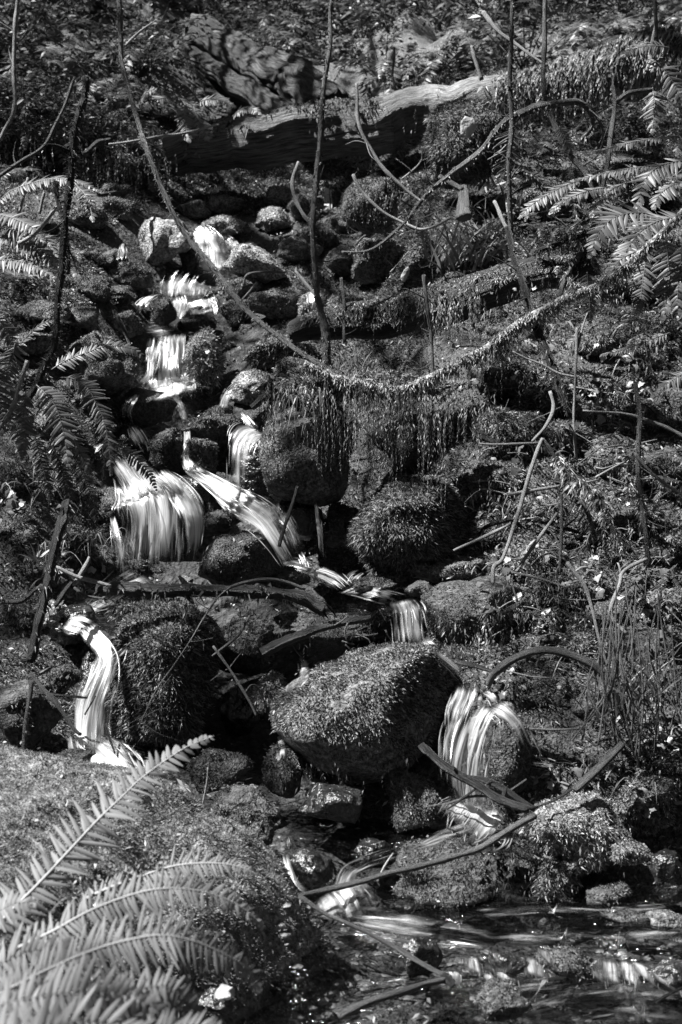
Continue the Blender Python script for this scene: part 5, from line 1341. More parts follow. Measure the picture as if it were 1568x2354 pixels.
# ferns of the right bank
f = fern(P(1500, 500, 5.0), 'big pale fern with long fronds drooping over the mossy branch at the right', 'ferns')
for q, (pts, w, y, mt) in enumerate((
        ([(1520, 505), (1479, 490), (1429, 494), (1394, 514), (1369, 550), (1357, 592)], 54, [5.1, 4.9], 'fern_pale'),
        ([(1580, 500), (1524, 505), (1484, 525), (1454, 555), (1432, 592), (1415, 630)], 52, [5.0, 4.8], 'fern_pale'),
        ([(1488, 560), (1484, 600), (1479, 640), (1472, 690), (1466, 728)], 36, [4.85, 4.78], 'fern'),
        ([(1530, 545), (1536, 600), (1539, 645), (1534, 690), (1523, 735)], 44, [4.8, 4.72], 'fern_pale'),
        ([(1470, 575), (1434, 592), (1412, 612), (1398, 640)], 34, [4.85, 4.8], 'fern'),
        ([(1568, 560), (1564, 620), (1558, 680), (1560, 730)], 40, [4.75, 4.7], 'fern'),
        ([(1500, 540), (1502, 590), (1506, 640), (1500, 680)], 34, [4.95, 4.9], 'fern_dark'))):
    px_frond(f, pts, w, y, mat=mt, nrm=(-.15, -.75, .62), seed=80 + q)
f = fern(P(1540, 380, 5.6), 'pale fern on the right bank with nearly level fronds', 'ferns')
for q, (pts, w, y) in enumerate((([(1590, 365), (1524, 380), (1489, 405), (1474, 440), (1464, 486)], 46, 5.3), ([(1560, 312), (1534, 315), (1459, 326), (1384, 345), (1322, 352)], 26, 5.5),
                                 ([(1540, 375), (1504, 380), (1434, 390), (1359, 405), (1310, 417)], 32, 5.45), ([(1340, 415), (1304, 425), (1264, 445), (1224, 470), (1192, 502)], 36, 5.4),
                                 ([(1400, 430), (1350, 440), (1300, 460), (1262, 492)], 34, 5.35), ([(1440, 420), (1400, 440), (1372, 470), (1360, 500)], 34, 5.35), ([(1590, 420), (1550, 425), (1520, 445), (1500, 480)], 40, 5.25))):
    px_frond(f, pts, w, [y, y - .1], mat='fern_pale', nrm=(-.1, -.5, .85), seed=90 + q)
f = fern(P(1500, 140, 6.0), 'fern in the top right corner hanging beside the far end of the great log', 'ferns')
for q, (pts, w) in enumerate((([(1490, 135), (1509, 145), (1534, 170), (1554, 200), (1572, 240)], 46), ([(1500, 205), (1505, 230), (1504, 260), (1499, 305)], 34), ([(1560, 290), (1562, 320), (1556, 350)], 34), ([(1540, 110), (1500, 105), (1460, 112), (1430, 130)], 30))):
    px_frond(f, pts, w, [6.0, 5.9], mat='fern' if q else 'fern_pale', nrm=(-.2, -.8, .55), seed=100 + q)
f = fern(P(1169, 290, 5.5), 'fern frond hanging straight down behind the tall bristly stem', 'ferns')
px_frond(f, [(1172, 295), (1168, 330), (1164, 365), (1158, 410)], 44, 5.45, mat='fern', nrm=(0, -.9, .3), seed=110, width=.7)
px_frond(f, [(1200, 392), (1230, 405), (1258, 430), (1270, 455)], 26, 5.6, mat='fern_dark', nrm=(0, -.7, .6), seed=111)
f = fern(P(1289, 292, 5.8), 'small fern frond by the bent stem under the bow shaped branch', 'ferns')
px_frond(f, [(1286, 290), (1299, 315), (1308, 338), (1314, 352)], 24, 5.75, mat='fern_pale', nrm=(0, -.8, .5), seed=112)
f = fern(P(1400, 800, 5.0), 'fern with thin fronds in the dark below the mossy branch at the right', 'ferns')
for q, (pts, w) in enumerate((([(1540, 765), (1499, 780), (1444, 801), (1384, 816)], 26), ([(1350, 625), (1355, 680), (1357, 745)], 28), ([(1330, 770), (1318, 785), (1300, 795)], 22), ([(1534, 790), (1500, 800), (1478, 830)], 26))):
    px_frond(f, pts, w, 4.95, mat='fern', nrm=(0, -.6, .7), seed=115 + q)
f = fern(P(1580, 855, 4.7), 'fern frond poking in from the right edge above the broad leaves', 'ferns')
px_frond(f, [(1595, 850), (1560, 865), (1522, 892)], 34, 4.6, mat='fern', nrm=(0, -.6, .7), seed=120)
# ferns growing on the great log
f = fern(P(460, 235, 7.5), 'fern growing on the left end of the great log, fronds hanging over it', 'ferns')
for q, (pts, w, mt) in enumerate((([(428, 240), (424, 262), (428, 290), (436, 328)], 28, 'fern'), ([(445, 245), (455, 270), (470, 300), (482, 325)], 28, 'fern'), ([(450, 238), (480, 228), (512, 232), (542, 248)], 22, 'fern_pale'),
                                 ([(535, 268), (555, 252), (580, 250), (602, 264)], 20, 'fern_pale'), ([(420, 235), (390, 225), (355, 232), (330, 255)], 26, 'fern'), ([(455, 230), (430, 200), (395, 185), (360, 188)], 26, 'fern_dark'), ([(330, 260), (320, 240), (335, 215), (360, 205)], 24, 'fern'))):
    px_frond(f, pts, w, [7.6, 7.4], mat=mt, nrm=(0, -.8, .6), seed=130 + q)

# ------------------------------------------------------------------ background ferns and bushes on the slope
def fern_proto(k, nf, ln, mat, simple=True):
    g = np.random.default_rng(200 + k)
    ms = []
    for j in range(nf):
        hd = 2 * math.pi * j / nf + g.normal() * .25
        l = ln * g.uniform(.75, 1.15)
        C = curved(np.zeros(3), hd, l, g.uniform(.5, .95), g.uniform(.75, 1.15))
        nrm = np.array([math.cos(hd) * .3, math.sin(hd) * .3, .9])
        V, F = frond_mesh(C, nrm, 20, l * .17, g, simple=simple, rach=.003, width=.85)
        me = mesh_np('frond', V, F); me.materials.append(M[mat]); ms.append(me)
    return ms
PROTO = [fern_proto(k, 9, .62, mt) for k, mt in enumerate(('fern', 'fern', 'fern_dark', 'fern_pale'))]
g = np.random.default_rng(77)
def uv_of(x, y):
    a, b = project(np.array([[x, y, float(height(x, y))]])); return float(a[0]), float(b[0])
def over_trunk(x, y):
    a, b = uv_of(x, y)
    return 380 < a < 790 and -60 < b < 420 and y < 10.8
def plant_fern(x, y, sc, k, label, group):
    z = float(height(x, y))
    e = empty('fern', (x, y, z), label=label, cat='fern', group=group)
    a = g.uniform(0, 6.28)
    for me in PROTO[k]:
        o = bpy.data.objects.new('frond', me); COL.objects.link(o); o.parent = e
    e.rotation_euler = (0, 0, a); e.scale = (sc, sc, sc)
    return e
for k in range(120):
    y = g.uniform(8.6, 15); x = g.uniform(-.27, .27) * y
    if over_trunk(x, y): continue
    plant_fern(x, y, g.uniform(.6, 1.2) * (y / 10) ** .3, g.choice([0, 1, 2, 2, 3]) if x > -.4 else 2, unique('blurred fern on the slope', *uv_of(x, y)), 'ferns on the slope behind the log')  # left half takes only dark fronds, its shade put into the tone
for (u, v, sc, k) in ((60, 300, .7, 2), (150, 250, .8, 0), (20, 180, .8, 2), (240, 200, .8, 0), (110, 130, .9, 2), (1230, 330, .5, 0), (1330, 270, .5, 2), (1290, 200, .6, 3), (1400, 130, .7, 0), (1470, 60, .7, 3),
                      (1440, 250, .6, 2), (1540, 60, .7, 0), (1350, 60, .7, 0), (1180, 600, .35, 2), (1330, 520, .4, 0), (1500, 420, .45, 3), (1240, 500, .4, 3), (1420, 700, .4, 2), (1530, 640, .4, 2), (30, 380, .45, 0), (110, 360, .4, 2), (40, 620, .4, 0), (120, 560, .35, 3), (30, 700, .35, 2), (190, 560, .3, 0)):
    y = ground_y(u, v + 30)
    p = P(u, v + 30, y)
    plant_fern(p[0], p[1], sc, k, unique('small fern', u, v), 'ferns of the upper banks')

# thin saplings and trunks of the wood behind
for (u, v0, v1, r, y, mt) in ((672, -20, 165, 7, 11.5, 'bark'), (200, -20, 150, 6, 12, 'bark'), (1010, -20, 200, 4, 11, 'bark'), (1340, -20, 120, 5, 11, 'bark'), (560, -20, 60, 6, 12, 'bark'), (90, -20, 170, 4, 11.5, 'bark'), (1420, -20, 90, 6, 12, 'bark_mid'), (860, -20, 120, 4, 12.5, 'bark_mid'), (410, -20, 90, 5, 12, 'bark')):
    stick([(u, v0), (u + 2, (v0 + v1) / 2), (u - 2, v1 + 20)], [r * .8, r], mt, unique('slim blurred young tree', u, (v0 + v1) / 2), y=[y, y], name='young_tree', cat='tree', group='young trees behind the log', moss=('moss_dark', 900))

def spray_bush(x, y, sc, seed, mat, label, group):
    """Low shrub: twigs with flat sprays of small leaves."""
    g2 = np.random.default_rng(seed)
    z = float(height(x, y))
    o = np.array([x, y, z])
    pts, dirs = [], []
    tw = []
    for j in range(16):
        hd = g2.uniform(0, 6.28); l = sc * g2.uniform(.5, 1)
        C = o + curved(np.zeros(3), hd, l, g2.uniform(.4, 1.3), g2.uniform(.2, .7), 10)
        tw.append(C)
        for q in range(34):
            t = g2.uniform(.25, 1) * 9; i = min(int(t), 8); f_ = t - i
            p = C[i] * (1 - f_) + C[i + 1] * f_
            sp = np.array([g2.normal(), g2.normal(), g2.normal() * .25]) * sc * .07
            pts.append(p + sp); dirs.append(sp + (C[i + 1] - C[i]) * .4 + np.array([0, 0, -.006]))
    pts = np.array(pts); dirs = np.array(dirs)
    n = len(pts)
    V, F = blades(pts, dirs, sc * .085 * (.6 + .8 * g2.random(n)), sc * .03 * (.6 + .8 * g2.random(n)), .2)
    e = empty('bush', o, label=label, cat='bush', group=group)
    put('foliage', V, F, M[mat], parent=e, kind='stuff')
    vs, fs, k = [], [], 0
    for C in tw:
        tv, tf, _ = tube(C, np.linspace(.006, .0015, 10) * sc, 4)
        vs.append(tv); fs.append(tf + k); k += len(tv)
    put('twig', np.concatenate(vs), np.concatenate(fs), M['bark'], parent=e, kind='stuff')
for k in range(70):
    y = g.uniform(8.8, 15); x = g.uniform(-.26, .26) * y
    if over_trunk(x, y): continue
    spray_bush(x, y, g.uniform(.5, 1.0), 300 + k, ['fern_dark', 'wood', 'fern'][k % 3] if x > -.4 else ['fern_dark', 'wood'][k % 2], unique('blurred shrub on the slope', *uv_of(x, y)), 'shrubs behind the log')  # darker leaves on the left paint the shade there
for k, (u, v, sc) in enumerate(((50, 250, .5), (180, 310, .4), (270, 290, .4), (20, 120, .6), (330, 150, .5), (1300, 330, .3), (1400, 300, .35), (1480, 300, .35), (1250, 420, .3), (1380, 560, .3), (1450, 760, .3), (1540, 760, .3), (1260, 560, .28), (1100, 560, .28), (1000, 560, .25), (60, 340, .35), (300, 330, .3))):
    y = ground_y(u, v + 20); p = P(u, v + 20, y)
    spray_bush(p[0], p[1], sc, 400 + k, ['fern_dark', 'moss', 'fern'][k % 3], unique('little shrub', u, v), 'shrubs of the upper banks')

g = np.random.default_rng(123)
for (u, v) in ((1130, 760), (1290, 850), (1400, 740), (1530, 800), (1180, 930), (1330, 1010), (1420, 1130), (1540, 1120), (1120, 1180), (1270, 1240), (1370, 1290), (1530, 1330), (1330, 1420), (1240, 1420), (1480, 1560), (1540, 1540), (1390, 1680), (1500, 1760), (1100, 1060), (1460, 820), (1360, 940), (1220, 1360), (1300, 1560), (1450, 1480)):
    y = ground_y(u, v + 8); p = P(u, v + 8, y)
    plant_fern(p[0], p[1], g.uniform(.13, .24), g.choice([0, 2, 2, 3]), unique('small fern', u, v), 'small ferns of the right bank')
for k, (u, v) in enumerate(((1160, 820), (1240, 880), (1320, 780), (1480, 760), (1540, 980), (1130, 1010), (1380, 1040), (1490, 1110), (1160, 1240), (1330, 1200), (1420, 1260), (1510, 1220), (1290, 1400), (1380, 1480), (1540, 1480), (1440, 1700), (1530, 1780), (60, 1080), (170, 1120), (30, 1210), (220, 1230), (90, 1300), (40, 1440), (190, 1010))):
    y = ground_y(u, v + 8); p = P(u, v + 8, y)
    spray_bush(p[0], p[1], g.uniform(.12, .2), 600 + k, ['fern_dark', 'moss', 'fern'][k % 3] if u > 400 else 'fern_dark', unique('low leafy growth', u, v), 'low growth of the banks')

# ------------------------------------------------------------------ hanging moss
def curtain(edge, n, length, label, y=None, mat='moss', spread=.02, seed=1, wt=.0045, pile=.5):
    """Strands of moss and rootlets that hang from an edge given by photograph points."""
    g2 = np.random.default_rng(seed)
    E = np.asarray(edge, float)
    y = [y] if np.isscalar(y) else y
    ys = np.interp(np.linspace(0, 1, len(E)), np.linspace(0, 1, len(y)), y)
    W = spline(np.array([P(a, b, c) for (a, b), c in zip(E, ys)]), 120)
    clump = g2.random(n) ** 2
    pts, dirs, ln = [], [], []
    for k in range(n):
        t = g2.random()
        if vnoise(np.array([[t * 13 + seed * 3.1, 4.4, 0]]))[0] < -.05 and g2.random() < .88:
            continue
        i = t * 119; a = int(i)
        c = .5 + .5 * vnoise(np.array([[t * 9 + seed, 0, 0]]))[0]
        p = W[a] + g2.normal(size=3) * spread
        l = (length[0] + (length[1] - length[0]) * g2.random() ** 1.8 * (.15 + 1.3 * c * c)) * ys.mean() / FPX
        m = max(3, int(l / .008))
        s = np.linspace(0, l, m)
        wob = np.cumsum(g2.normal(size=(m, 2)) * .0014, 0)
        q = np.stack([p[0] + wob[:, 0], p[1] + wob[:, 1] * .6, p[2] - s], -1)
        pts.append(q); dirs.append(np.stack([g2.normal(size=m) * pile, g2.normal(size=m) * pile, -np.ones(m)], -1)); ln.append(np.full(m, 1.0) * (1.1 - .6 * s / l))
    pts = np.concatenate(pts); dirs = np.concatenate(dirs); ln = np.concatenate(ln)
    V, F = blades(pts, dirs, .015 * ln * (.6 + .8 * g2.random(len(pts))), wt * ln * (.5 + .8 * g2.random(len(pts))), .2)
    return put('hanging_moss', V, F, M[mat], kind='stuff', label=label)
curtain([(600, 960), (650, 910), (720, 885), (790, 895), (880, 908), (960, 905), (1060, 915)], 460, (40, 280), 'long curtain of moss hanging from the edge of the ledge', y=[5.06, 5.0, 4.95, 4.9], seed=3, spread=.035)
curtain([(690, 900), (800, 905), (900, 915), (1010, 920)], 120, (140, 330), 'longest strands of moss hanging before the dark hollow', y=[4.98, 4.9], seed=4, spread=.03, mat='moss_dry', wt=.003, pile=.25)
curtain([(880, 905), (960, 905), (1050, 915), (1110, 930)], 200, (60, 240), 'shaggy moss hanging from the right half of the ledge', y=[4.92, 4.88], seed=44, spread=.04)
curtain([(1008, 700), (1040, 690), (1080, 690), (1110, 685)], 150, (60, 190), 'bright curtain of moss hanging from the mossy log', y=5.34, seed=5, spread=.025, mat='moss_pale_lit')
curtain([(700, 780), (800, 755), (900, 735), (1000, 710)], 60, (10, 50), 'short fringe of moss along the mossy log', y=[5.45, 5.4], seed=6, spread=.03)
curtain([(1110, 665), (1200, 660), (1290, 640), (1370, 615)], 90, (20, 110), 'moss hanging from the upper end of the mossy log', y=[5.3, 5.2], seed=7, spread=.03)
curtain([(1040, 868), (1110, 822), (1180, 775), (1260, 720)], 190, (15, 90), 'moss dripping from the sagging mossy branch', y=[4.93, 4.92], seed=8, spread=.008, mat='moss_pale_lit')
curtain([(1150, 790), (1165, 785), (1185, 775)], 45, (60, 130), 'tuft of moss hanging from the middle of the mossy branch', y=4.93, seed=9, spread=.01)
curtain([(780, 470), (840, 440), (880, 430), (920, 440)], 120, (20, 110), 'moss and rootlets hanging over the dark den under the great log', y=[6.3, 6.2], seed=10, spread=.05)
curtain([(1180, 210), (1280, 195), (1380, 175), (1500, 160)], 220, (20, 130), 'moss hanging from the far end of the great log', y=[7.1, 6.9, 6.7], seed=11, spread=.06, wt=.008)
curtain([(640, 1770), (720, 1778), (800, 1782), (880, 1760), (960, 1700)], 160, (10, 55), 'fringe of moss dripping under the great overhanging boulder', y=[4.15, 4.08, 4.15], seed=12, spread=.03, mat='moss_dark')
curtain([(1200, 1950), (1260, 1990), (1330, 1990), (1420, 1980)], 150, (20, 80), 'shaggy moss fringe under the bright hummock by the pool', y=[3.75, 3.72, 3.78], seed=13, spread=.04)
curtain([(560, 790), (620, 800), (700, 805)], 60, (15, 60), 'moss fringe on the shaggy rock above the bright faced rock', y=[5.5, 5.45], seed=14, spread=.03)
curtain([(910, 1950), (1000, 2040), (1100, 2050), (1170, 2040)], 80, (5, 25), 'fringe of moss along the flat ledge rock at the pool', y=[3.66, 3.6], seed=15, spread=.02, mat='moss_dark')
curtain([(1080, 1360), (1150, 1380), (1200, 1370)], 60, (15, 70), 'moss hanging over the dark front of the flat topped boulder', y=[4.55, 4.55], seed=16, spread=.03, mat='moss_dark')
curtain([(270, 1400), (380, 1410), (480, 1400)], 120, (15, 90), 'moss and roots hanging behind the lower log', y=[4.45, 4.5], seed=17, spread=.04)
curtain([(560, 1420), (680, 1430), (800, 1430), (880, 1430)], 110, (15, 80), 'rootlets hanging in the tangle under the lower log', y=[4.62, 4.66], seed=18, spread=.04, mat='moss_dark')
curtain([(960, 262), (1040, 245), (1120, 260), (1180, 300)], 90, (20, 110), 'moss hanging over the hump before the great log', y=[6.7, 6.6], seed=19, spread=.06)

curtain([(1150, 800), (1250, 810), (1350, 830)], 70, (20, 120), 'moss and rootlets on the bank under the mossy branch', y=[4.9, 4.8], seed=31, spread=.05)
curtain([(1060, 950), (1120, 960), (1180, 985)], 70, (20, 140), 'roots hanging at the right end of the dark hollow', y=[4.9, 4.82], seed=32, spread=.04)
curtain([(1380, 700), (1460, 720), (1540, 730)], 90, (20, 140), 'moss hanging below the big pale fern', y=[4.95, 4.85], seed=33, spread=.05)
curtain([(1200, 1320), (1290, 1340), (1380, 1370)], 80, (20, 110), 'roots and moss hanging behind the arched branch', y=[4.55, 4.4], seed=34, spread=.05)
curtain([(1420, 1500), (1490, 1520), (1550, 1540)], 80, (20, 130), 'hanging growth behind the stand of dry canes', y=[4.3, 4.2], seed=35, spread=.05)
curtain([(0, 1020), (100, 1050), (200, 1120)], 110, (20, 130), 'dark roots and moss hanging on the left bank below the ferns', y=[4.95, 4.9], seed=36, spread=.06, mat='moss_dark')
curtain([(0, 340), (120, 330), (260, 360), (400, 370)], 110, (30, 150), 'dark growth hanging over the hollow at the upper left', y=[6.9, 7.4, 7.7], seed=37, spread=.08, mat='moss_dark', wt=.008)
# hump of moss and roots before the great log
rock(1065, 330, 210, 190, 'g', 'shaggy hump of moss and roots leaning on the great log, with a pale scar', dy=6.95, box=2.3, cuts=3, name='mossy_hump', cat='hump', group='moss humps')
rock(860, 470, 150, 130, 'd', 'dark mossy den like rock under the end of the great log', dy=6.5, name='mossy_rock')
V, F = rock_shape(.042, .02, .05, 5, 3); o_ = put('pale_stone', V + P(1078, 293, 6.68), F, M['pale_stone'], smooth=True, label='pale scar of bare wood on the moss hump before the great log', cat='scar')

# ------------------------------------------------------------------ dead stalks, grass, leaves
def tuft(u, v, n, ln, w, mat, label, name, spread, lean=(0, 0), y=None, hang=0.0, seed=0, cat='grass', group='tufts of grass'):
    g2 = np.random.default_rng(seed or int(u + v))
    y = y or surf_y(u, v) - .02
    o = P(u, v, y)
    vs, fs, k = [], [], 0
    s_px = y / FPX
    for j in range(n):
        b = o + np.array([g2.normal() * spread, g2.normal() * spread * .6, g2.normal() * spread * .3]) * s_px
        l = ln * s_px * g2.uniform(.5, 1.15)
        d = np.array([g2.normal() * .35 + lean[0], g2.normal() * .3 - .1, 1.0 + lean[1]]); d /= np.linalg.norm(d)
        t = np.linspace(0, 1, 6)
        C = b + d * (t * l)[:, None] + np.outer(t ** 2, np.array([d[0] * .5, -.1, -hang - .25]) * l)
        s = unit(np.cross(d, g2.normal(size=3))) * w * s_px * .5
        wid = np.array([.8, 1, .9, .7, .4, .05])[:, None]
        V = np.concatenate([C - s * wid, C + s * wid])
        i = np.arange(5)
        vs.append(V); fs.append(np.concatenate([np.stack([i, i + 6, i + 7], -1), np.stack([i, i + 7, i + 1], -1)]) + k); k += 12
    return put(name, np.concatenate(vs), np.concatenate(fs), M[mat], origin=o, kind='stuff', label=label)
tuft(1075, 610, 60, 130, 7, 'straw', 'sheaf of pale dead stalks fallen in front of the moss hump', 'dead_stalks', 45, lean=(.05, 0), seed=1)
tuft(1040, 600, 26, 150, 6, 'straw', 'pale dead stalks leaning left under the bow shaped branch', 'dead_stalks', 30, lean=(.5, 0), seed=2)
tuft(1120, 590, 30, 140, 6, 'straw', 'pale dead stalks standing by the tall bristly stem', 'dead_stalks', 30, lean=(-.4, 0), seed=3)
tuft(1200, 480, 30, 60, 4, 'straw', 'broken dead stems under the pale level fern', 'dead_stalks', 60, seed=4)
tuft(1130, 440, 34, 50, 8, 'straw', 'litter of pale dead leaves on the moss hump', 'dead_leaves', 40, seed=5)
tuft(820, 850, 40, 55, 4.5, 'grass', 'grass tuft on the left end of the ledge', 'grass', 26, seed=6)
tuft(850, 852, 26, 40, 4, 'grass', 'short grass on the ledge', 'grass', 60, seed=7)
tuft(968, 850, 10, 50, 3.5, 'grass', 'few grass blades on the ledge by the thin stem', 'grass', 8, seed=8)
tuft(715, 905, 50, 90, 3.5, 'grass', 'grass hanging from the left end of the ledge', 'grass', 30, hang=1.8, seed=9, y=5.0)
tuft(1170, 1170, 60, 95, 5, 'grass', 'grass drooping on the right bank under the folded cane', 'grass', 40, hang=.9, seed=10)
tuft(1100, 1150, 40, 80, 4, 'grass', 'grass drooping left of the folded cane', 'grass', 30, hang=.9, seed=11)
tuft(80, 1330, 26, 60, 4, 'grass', 'grass by the dark leaning stake', 'grass', 40, seed=12)
tuft(78, 1290, 9, 70, 6, 'straw', 'bundle of pale dry blades beside the dark leaning stake', 'dead_stalks', 6, seed=13, y=4.55)
tuft(110, 2040, 20, 60, 4, 'straw', 'dry grass blades on the near mound', 'dead_stalks', 14, seed=14)
tuft(60, 2060, 40, 50, 4, 'grass', 'grass at the left edge of the near mound', 'grass', 60, seed=15)
tuft(1430, 1640, 60, 200, 4, 'grass', 'thin grass and rushes in the stand of dry canes', 'grass', 40, seed=16, y=4.1)
tuft(1500, 1600, 40, 190, 4, 'grass', 'thin rushes at the right edge by the canes', 'grass', 50, seed=17, y=4.1)
tuft(1250, 1330, 60, 80, 4, 'grass', 'grass among the sticks above the flat topped boulder', 'grass', 60, hang=.7, seed=18)
tuft(300, 1260, 20, 40, 3, 'moss', 'few dark blades beside the broad left fall', 'grass', 20, seed=19)
tuft(60, 1120, 70, 110, 4, 'moss', 'dark drooping blades below the left ferns', 'grass', 70, hang=1.0, seed=20)
tuft(180, 1250, 60, 90, 4, 'moss', 'dark drooping blades left of the broad left fall', 'grass', 60, hang=1.0, seed=21)

def leaf_mesh(k, lobes=5):
    g2 = np.random.default_rng(900 + k)
    n = 20; a = np.linspace(0, 2 * math.pi, n, endpoint=False)
    r = .5 * (1 + .13 * np.cos(a * lobes) + .05 * g2.normal(size=n))
    r *= np.where(np.abs(a - math.pi) < .35, .55, 1)
    V = np.stack([r * np.cos(a) + .4, r * np.sin(a), .10 * np.cos(2 * a) - .05 + .03 * g2.normal(size=n)], -1)
    V = np.vstack([V, [.3, 0, .03]])
    i = np.arange(n)
    F = np.stack([i, (i + 1) % n, i * 0 + n], -1)
    me = mesh_np('leaf', V, F); me.materials.append(LEAFM[k % 3]); return me
LEAFM = [leafy('broad leaf %d' % k, a, b, rough=.4, spec=.45, transl=.3) for k, (a, b) in enumerate(((.08, .16), (.13, .24), (.2, .36)))]
LEAVES = [leaf_mesh(k) for k in range(9)]
def leaf_plant(u, v, n, sx, sy, size, label, y=None, seed=None, tilt=.55, group='broad leaved plants'):
    g2 = np.random.default_rng(seed or int(u * 3 + v))
    y0 = y or surf_y(u, v)
    e = empty('broadleaf_plant', P(u, v, y0), label=label, cat='plant', group=group)
    for k in range(n):
        a, b = u + g2.normal() * sx, v + g2.normal() * sy
        yy = (y if y else surf_y(a, b)) - g2.uniform(.02, .06)
        p = P(a, b, yy) - ORG[e.name]
        o = bpy.data.objects.new('leaf', LEAVES[g2.integers(9)]); COL.objects.link(o); o.parent = e
        s = size * yy / FPX * g2.uniform(.6, 1.25)
        o.location = p; o.scale = (s, s, s)
        o.rotation_euler = (tilt + g2.normal() * .4, g2.normal() * .4, g2.uniform(0, 6.28))
    return e
for (u, v, n, sx, sy, size, lab) in (
        (1440, 910, 16, 55, 40, 22, 'broad leaved plant with pale leaves on the right bank beside the fuzzy cane'),
        (1340, 960, 14, 60, 40, 15, 'little leaved plant on the moss right of the straight pale cane'),
        (1530, 860, 10, 30, 30, 18, 'leafy plant at the right edge under the fern frond'),
        (1090, 890, 12, 60, 16, 16, 'small leaved creeper on the right part of the ledge'),
        (870, 868, 16, 50, 8, 14, 'creeping leaves on top of the ledge'),
        (720, 930, 10, 35, 30, 14, 'leaves at the left end of the ledge'),
        (800, 1085, 8, 20, 22, 18, 'dark leaved sprig in the hollow below the ledge'),
        (1210, 1100, 16, 45, 50, 20, 'leafy plant under the folded pale cane'),
        (1470, 1370, 22, 50, 60, 24, 'broad leaved plant in the stand of canes, largest leaves'),
        (1520, 1440, 14, 35, 40, 20, 'leafy plant at the right edge above the dry canes'),
        (1360, 1330, 8, 20, 20, 22, 'pair of pale leaves right of the bright moss hummock'),
        (1545, 1690, 9, 22, 30, 28, 'big lobed leaves at the right edge of the bank'),
        (1490, 1840, 10, 40, 25, 20, 'round leaves on the lower right bank above the pool'),
        (1530, 1610, 12, 25, 60, 20, 'leafy growth at the right edge beside the rushes'),
        (1320, 1060, 10, 50, 40, 14, 'small leaves scattered over the moss behind the folded cane'),
        (1500, 1180, 16, 50, 50, 14, 'small leaves on the right bank below the slanting twig'),
        (540, 810, 12, 20, 25, 14, 'small dark leaves right of the tall shaggy pale rock'),
        (160, 930, 8, 30, 20, 12, 'few pale leaves among the left ferns'),
        (120, 2080, 14, 70, 40, 16, 'little leaves on the near mound between the fern fronds'),
        (280, 1960, 10, 90, 30, 14, 'scattered leaves on the sunny near mound'),
        (50, 1190, 14, 40, 50, 14, 'small dark leaves on the left bank below the ferns'),
        (1180, 640, 12, 60, 25, 10, 'tiny leaves on the mossy log below the dead stalks')):
    leaf_plant(u, v, n, sx, sy, size, lab)
g = np.random.default_rng(321)
for k in range(34):
    u, v = (g.uniform(1080, 1560), g.uniform(640, 1820)) if k < 26 else (g.uniform(0, 260), g.uniform(1000, 1480))
    leaf_plant(u, v, int(g.integers(7, 14)), g.uniform(18, 45), g.uniform(18, 45), g.uniform(13, 24), unique('leafy sprig', u, v), tilt=.8, group='leafy sprigs of the banks')
for k in range(40):
    u, v = g.uniform(1080, 1560), g.uniform(560, 1800)
    tuft(u, v, int(g.integers(14, 30)), g.uniform(60, 130), 3.6, 'grass' if k % 3 else 'moss', unique('grass tuft', u, v), 'grass', g.uniform(14, 40), hang=g.uniform(.2, 1.4), lean=(g.normal() * .4, 0), seed=700 + k)
for k in range(14):
    u, v = g.uniform(1090, 1500), g.uniform(700, 1500)
    curtain([(u - 50, v + g.normal() * 12), (u, v - 8), (u + 50, v + g.normal() * 12)], 60, (20, 120), unique('hanging moss', u, v), y=surf_y(u, v) - .06, seed=800 + k, spread=.03, mat='moss' if k % 2 else 'moss_pale_lit')
# the upright pale dead leaf and bits of debris
V, F = rock_shape(.013, .004, .036, 3, 3, cuts=2); 
c_, s_ = math.cos(.45), math.sin(.45)
V = np.stack([V[:, 0] * c_ + V[:, 2] * s_, V[:, 1], -V[:, 0] * s_ + V[:, 2] * c_], -1)
put('dead_leaf', V + P(930, 633, 5.55), F, M['pale_stone'], smooth=True, label='upright pale dead leaf stuck behind the mossy log', cat='leaf')
